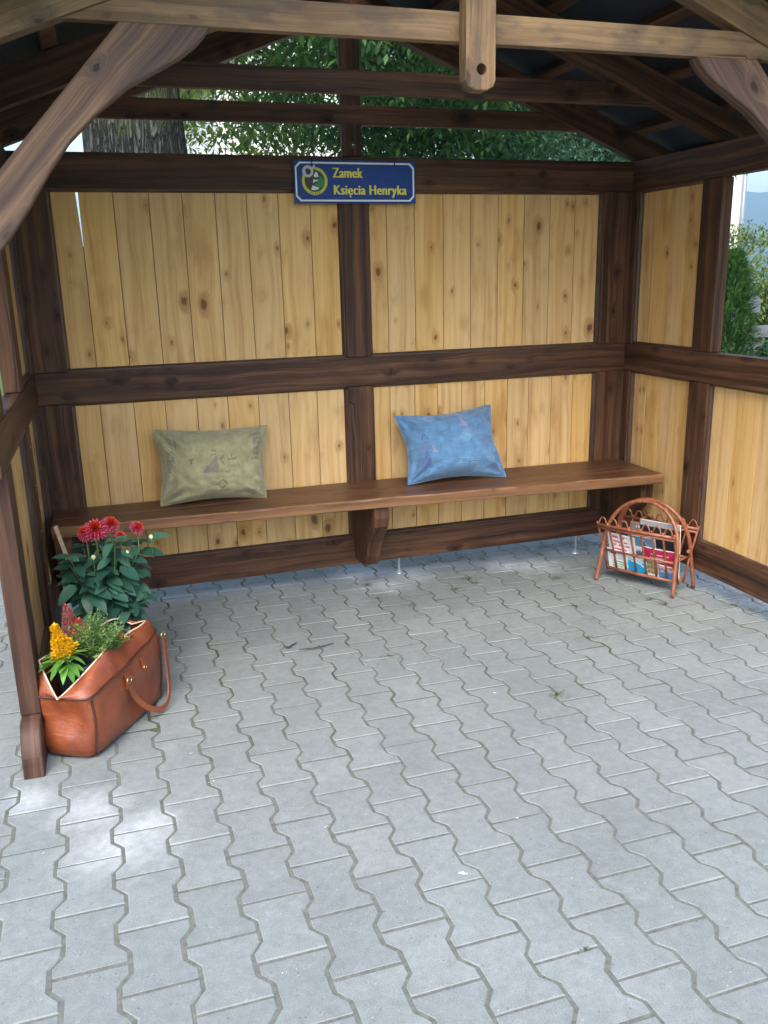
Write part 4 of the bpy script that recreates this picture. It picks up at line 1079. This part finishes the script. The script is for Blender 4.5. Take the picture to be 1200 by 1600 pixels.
# ================================================================== BACKGROUND
def tree(name, x, y, tr, th, crown, leafmat, label, nleaf, lsize, seed, limbs=7, cat='tree', barkmat=None):
    """crown: list of (cx,cy,cz,rx,ry,rz) ellipsoids relative to trunk base"""
    random.seed(seed); base = V((x,y,gz(x,y)-.06))
    o = empty(name, base, label, cat)
    b = MB(); pts = []; rad = []
    for i in range(13):
        t = i/12; pts.append(base+V((.12*math.sin(t*4+seed)*t, .12*math.cos(t*3+seed)*t, th*t))); rad.append(tr*(1.25-.25*min(1,t*6))*(1-.45*t))
    b.tube(pts, rad, 28)
    for v in b.v[:]:
        n = mnoise.noise(V((math.atan2(v.y-y,v.x-x)*3, v.z*.5, seed)))*tr*.10; dd = V((v.x-x, v.y-y, 0)); v += dd.normalized()*n if dd.length > .01 else V((0,0,0))
    ends = []
    for k in range(limbs):
        a = 2*PI*k/limbs+R(-.3,.3); h = th*R(.5,.98); el = R(.1,.7); L = R(.5,.9)*max(c_[3] for c_ in crown)
        p0 = base+V((0,0,h)); p1 = p0+V((math.cos(a)*L*.45, math.sin(a)*L*.45, L*.3*math.sin(el)+.1)); p2 = p0+V((math.cos(a)*L, math.sin(a)*L, L*.5*math.sin(el)))
        b.tube([p0, p1, p2], [tr*.30, tr*.17, tr*.05], 8); ends.append((p1,p2))
    b.build('trunk', barkmat or M['bark'], o, smooth=True)
    f = MB(); per = 46
    for k in range(nleaf//per):
        c_ = random.choice(crown); 
        while True:
            q = V((R(-1,1),R(-1,1),R(-1,1)))
            if .25 < q.length < 1: break
        q = q*(.55+.45*q.length) if q.length < .7 else q
        cc = base + V((c_[0]+q.x*c_[3], c_[1]+q.y*c_[4], c_[2]+q.z*c_[5]))
        if mnoise.noise(cc*.9) < -.28: continue
        cr = R(.22,.46)*min(1, c_[3]*.5+.3)
        for i in range(per):
            g = V((random.gauss(0,.5),random.gauss(0,.5),random.gauss(0,.32)))*cr; p = cc+g
            d = V((R(-1,1),R(-1,1),R(-.9,.35))); L = lsize*R(.6,1.25)
            f.leaf(p, d, V((R(-.4,.4),R(-.4,.4),1)), L, L*.55, .2, .25, 2)
    f.build('crown', leafmat, o); return o
tree('oak_tree', .43, 7.35, .47, 6.5, [(0,.2,5.9,4.2,3.8,2.6),(2.3,1.2,4.0,2.2,1.7,1.3),(1.9,.2,4.1,1.6,1.2,1.0),(2.9,1.8,3.5,1.7,1.2,.9),(-2.4,0.8,4.9,2.0,2.0,1.4)], M['oak_leaf'], 'big oak with grey furrowed trunk rising behind the left half of the back wall', 46000, .10, 3)
tree('maple_tree', 3.6, 11.6, .12, 4.0, [(-.4,-.3,4.2,2.6,1.6,1.6),(-1.4,0,3.4,1.3,1.0,.9),(1.2,0,3.9,1.6,1.2,1.2)], M['maple_leaf'], 'yellow green leafy tree with thin dark trunk beyond the back wall', 18000, .11, 5)
tree('ash_tree', 4.9, 9.6, .14, 4.2, [(0,0,3.4,2.0,1.4,1.2),(-1.3,.2,3.9,1.7,1.3,1.3),(.6,0,4.6,1.8,1.4,1.2),(1.1,-.2,3.2,1.3,1.1,.9)], M['ash_leaf'], 'blue green leafy tree behind the right half of the back wall', 42000, .09, 8)
def cone_shrub(name, x, y, r, h, mat, label, n, seed, ls=.10, cat='shrub'):
    random.seed(seed); base = V((x,y,gz(x,y)-.06)); o = empty(name, base, label, cat)
    b = MB(); b.tube([base, base+V((0,0,h*.8))], [r*.10,r*.02], 7); b.build('trunk', M['bark'], o)
    f = MB()
    for i in range(n):
        t = random.random()**.8; a = R(0,2*PI); rr = r*(1-t)**.55*(.72+.38*mnoise.noise(V((math.cos(a)*2,math.sin(a)*2,t*7+seed))))*R(.55,1.08)*min(1,.55+t*4)
        p = base+V((math.cos(a)*rr, math.sin(a)*rr, .05+h*t)); d = V((math.cos(a)*.8, math.sin(a)*.8, R(.2,1.2)))
        f.leaf(p, d, V((0,0,1)), ls*R(.6,1.2), ls*.36, R(-.1,.4), .3, 2)
    f.build('crown', mat, o); return o
cone_shrub('thuja', 6.50, 7.95, .58, 1.95, M['thuja_leaf'], 'light green thuja outside the open right side, next to the post', 8500, 4)
cone_shrub('thuja', 7.02, 7.55, .30, 1.86, M['dark_thuja'], 'dark green thuja at the right edge outside the shelter', 4200, 6)
cone_shrub('shrub', 6.75, 7.55, .40, .98, M['ash_leaf'], 'low blue green shrub between the two thujas', 3200, 9)
tree('fruit_tree', 11.3, 13.6, .10, 2.1, [(0,0,1.9,1.3,1.2,1.0),(-1.0,.2,1.4,.9,.9,.7),(.9,0,1.5,1.0,.9,.8)], M['shrub_leaf'], 'pale yellow green bushy tree beyond the garden fence on the right', 24000, .10, 12, 5)
tree('fruit_tree', 17.0, 22.0, .12, 2.2, [(0,0,2.2,2.0,1.6,1.3),(-1.5,.3,1.9,1.4,1.2,1.0)], M['maple_leaf'], 'distant yellow green tree in front of the blue hill', 7000, .22, 14, 5)
random.seed(5)
# garden fence and mailbox on the right
g0, g1 = V((7.05,8.55,0)), V((9.6,8.2,0)); fe = empty('garden_fence', (7.05,8.55,gz(7.05,8.55)-.05), 'grey board garden fence behind the thujas on the right', 'fence')
dv = (g1-g0); b = MB(); zf = gz(7.6,8.5)-.05
for k in range(6): 
    z = zf+.12+k*.19; q = V((g0.x,g0.y,z)); b.prism([q, q+V((0,.02,0)), q+V((0,.02,.14)), q+V((0,0,.14))], dv, dv.normalized())
b.build('fence_board', M['greyfence'], fe)
for t in (0.02,.5,.98):
    p = g0+dv*t; b = MB(); b.box((p.x-.04,p.y+.022,zf), (p.x+.04,p.y+.10,zf+1.36)); b.build('fence_post', M['greyfence'], fe)
mb_ = V((7.12,8.44,gz(7.22,8.44)+1.30)); mo = empty('mailbox', mb_, 'grey round topped mailbox fixed to the garden fence on the right', 'mailbox')
prof = [(-.10,0),(.10,0),(.10,.13)]+[(.10*math.cos(PI*i/14), .13+.085*math.sin(PI*i/14)) for i in range(1,14)]+[(-.10,.13)]
b = MB(); b.prism([mb_+V((x,0,z)) for x,z in prof], (0,-.12,0), (1,0,0)); b.build('box_body', M['mailgrey'], mo)
b = MB(); b.prism([mb_+V((x*.82+.012,-.122,z*.86+.012)) for x,z in prof], (0,-.008,0), (1,0,0)); b.build('door', M['mailpale'], mo)
# white house whose corner shows beside the right opening
def house(name, corner, dirv, w, dpt, h, label, ridge=1.8, pipe=False, wins=()):
    c = V((*corner, gz(*corner)-.1)); d = V((*dirv,0)).normalized(); q = V((-d.y,d.x,0)); up = V((0,0,1))
    o = empty(name, c, label, 'house')
    b = MB(); b.prism([c, c+d*w, c+d*w+up*h, c+d*w*.5+up*(h+ridge), c+up*h], q*dpt, up); b.build('wall', M['plaster'], o)
    for sg in (0,1):
        a0 = c+d*(w*sg)+up*h + d*(.35*(1 if sg else -1))-up*.3; a1 = c+d*w*.5+up*(h+ridge+.05)
        n = (a1-a0).cross(q).normalized(); n = n if n.z > 0 else -n
        b = MB(); b.prism([a0-q*.3+n*.02, a1-q*.3+n*.02, a1-q*.3+n*.16, a0-q*.3+n*.16], q*(dpt+.6), q); b.build('roof', M['rooftile'], o)
    for (u, z, ww, hh) in wins:
        p = c+d*u+up*z-q*.03; b = MB(); b.prism([p, p+d*ww, p+d*ww+up*hh, p+up*hh], q*.025, up); wf = b.build('window', M['white'], o)
        p = p-q*.01+d*.06+up*.06; b = MB(); b.prism([p, p+d*(ww-.12), p+d*(ww-.12)+up*(hh-.12), p+up*(hh-.12)], q*.008, up); b.build('pane', M['glass'], wf)
    if pipe:
        p = c+d*(w-.12)-q*.09; b = MB(); b.tube([p, p+up*(h-.1)], .07, 10)
        b.build('downpipe', M['pipe'], o, smooth=True)
    return o
house('house', (16.6,25.4), (1,-.12), 4.05, 9, 7.6, 'white rendered house corner with grey downpipe seen past the right post', pipe=True, wins=((.8,1.6,1.0,1.3),(.8,4.0,1.0,1.2)))
house('house', (2.7,19.6), (1,.05), 3.9, 7, 6.6, 'pale house glimpsed through the leaves behind the middle of the back wall', 1.5, wins=((2.6,3.4,.8,1.1),(.6,1.0,.9,1.2)))
# hill
def hill():
    b = MB(); nx, ny = 90, 30
    for j in range(ny+1):
        for i in range(nx+1):
            x = -300+3200*i/nx; y = 1100+1300*j/ny
            e_ = math.sin(PI*j/ny)**.9*(.35+.65*math.exp(-((x-1350)/720)**2))
            h = 250*e_ + 30*mnoise.noise(V((x*.004,y*.004,0)))*e_ + 9*mnoise.noise(V((x*.02,y*.02,3)))*e_
            b.add([(x,y,gz(x,y)-4+h)])
    for j in range(ny):
        for i in range(nx):
            k = j*(nx+1)+i; b.face((k,k+1,k+nx+2,k+nx+1))
    return tag(b.build('hill', M['hill'], smooth=True), kind='structure')
hill()
HAZE = True
if HAZE:
    b = MB(); x0,x1,y0,y1,z0,z1 = -2600,3100,-320,3050,gz(3100,3050)-60,gz(1350,1750)+330
    b.add([(x0,y0,z0),(x1,y0,z0),(x1,y1,z0),(x0,y1,z0),(x0,y0,z1),(x1,y0,z1),(x1,y1,z1),(x0,y1,z1)])
    for f in ((0,3,2,1),(4,5,6,7),(0,1,5,4),(1,2,6,5),(2,3,7,6),(3,0,4,7)): b.face(f)
    mt = bpy.data.materials.new('valley haze'); mt.use_nodes = True; t = mt.node_tree; t.nodes.remove(t.nodes['Principled BSDF'])
    vol = t.nodes.new('ShaderNodeVolumePrincipled'); vol.inputs['Color'].default_value = (.50,.72,1,1); vol.inputs['Density'].default_value = .0005; vol.inputs['Anisotropy'].default_value = .2
    t.links.new(vol.outputs[0], t.nodes['Material Output'].inputs['Volume'])
    tag(b.build('haze', mt), 'thin bluish air between the shelter and the hill', 'haze', kind='stuff')

# ================================================================== CAMERA, LIGHT, RENDER
cam = bpy.data.cameras.new('camera'); co = bpy.data.objects.new('camera', cam); COL.objects.link(co)
RM = Matrix(((0.95160918, 0.10269781, -0.28964311), (-0.3064052, 0.24476755, -0.91989385), (-0.02357586, 0.96412759, 0.26439019)))
co.matrix_world = Matrix.Translation((0,0,1.44)) @ RM.to_4x4()
cam.sensor_width = 36; cam.lens = 1338.5/1600*36; cam.clip_end = 6000; cam.clip_start = .02
sc.camera = co
EL, AZ = math.radians(52), math.radians(205)     # compass style: the sun stands behind the viewer, slightly to the left
w = bpy.data.worlds.new('World'); sc.world = w; w.use_nodes = True; t = w.node_tree
sky = t.nodes.new('ShaderNodeTexSky'); sky.sky_type = 'NISHITA'; sky.sun_disc = False; sky.sun_elevation = EL; sky.sun_rotation = AZ
sky.air_density = 1.2; sky.dust_density = 3.5; sky.ozone_density = 1.0
t.links.new(sky.outputs[0], t.nodes['Background'].inputs[0]); t.nodes['Background'].inputs[1].default_value = .15
sd = bpy.data.lights.new('sun', 'SUN'); sd.energy = 1.2; sd.angle = math.radians(40); sd.color = (1,.985,.965)
so_ = bpy.data.objects.new('sun', sd); COL.objects.link(so_)
sdir = V((math.sin(AZ)*math.cos(EL), math.cos(AZ)*math.cos(EL), math.sin(EL)))
so_.rotation_euler = sdir.to_track_quat('Z', 'Y').to_euler()
sc.view_settings.view_transform = 'Standard'; sc.view_settings.look = 'None'; sc.view_settings.gamma = 1
sc.view_settings.exposure = 1.72
sc.render.engine = 'CYCLES'; sc.cycles.max_bounces = 8; sc.cycles.diffuse_bounces = 5; sc.cycles.transparent_max_bounces = 8; sc.cycles.volume_bounces = 0
sc.cycles.use_denoising = True
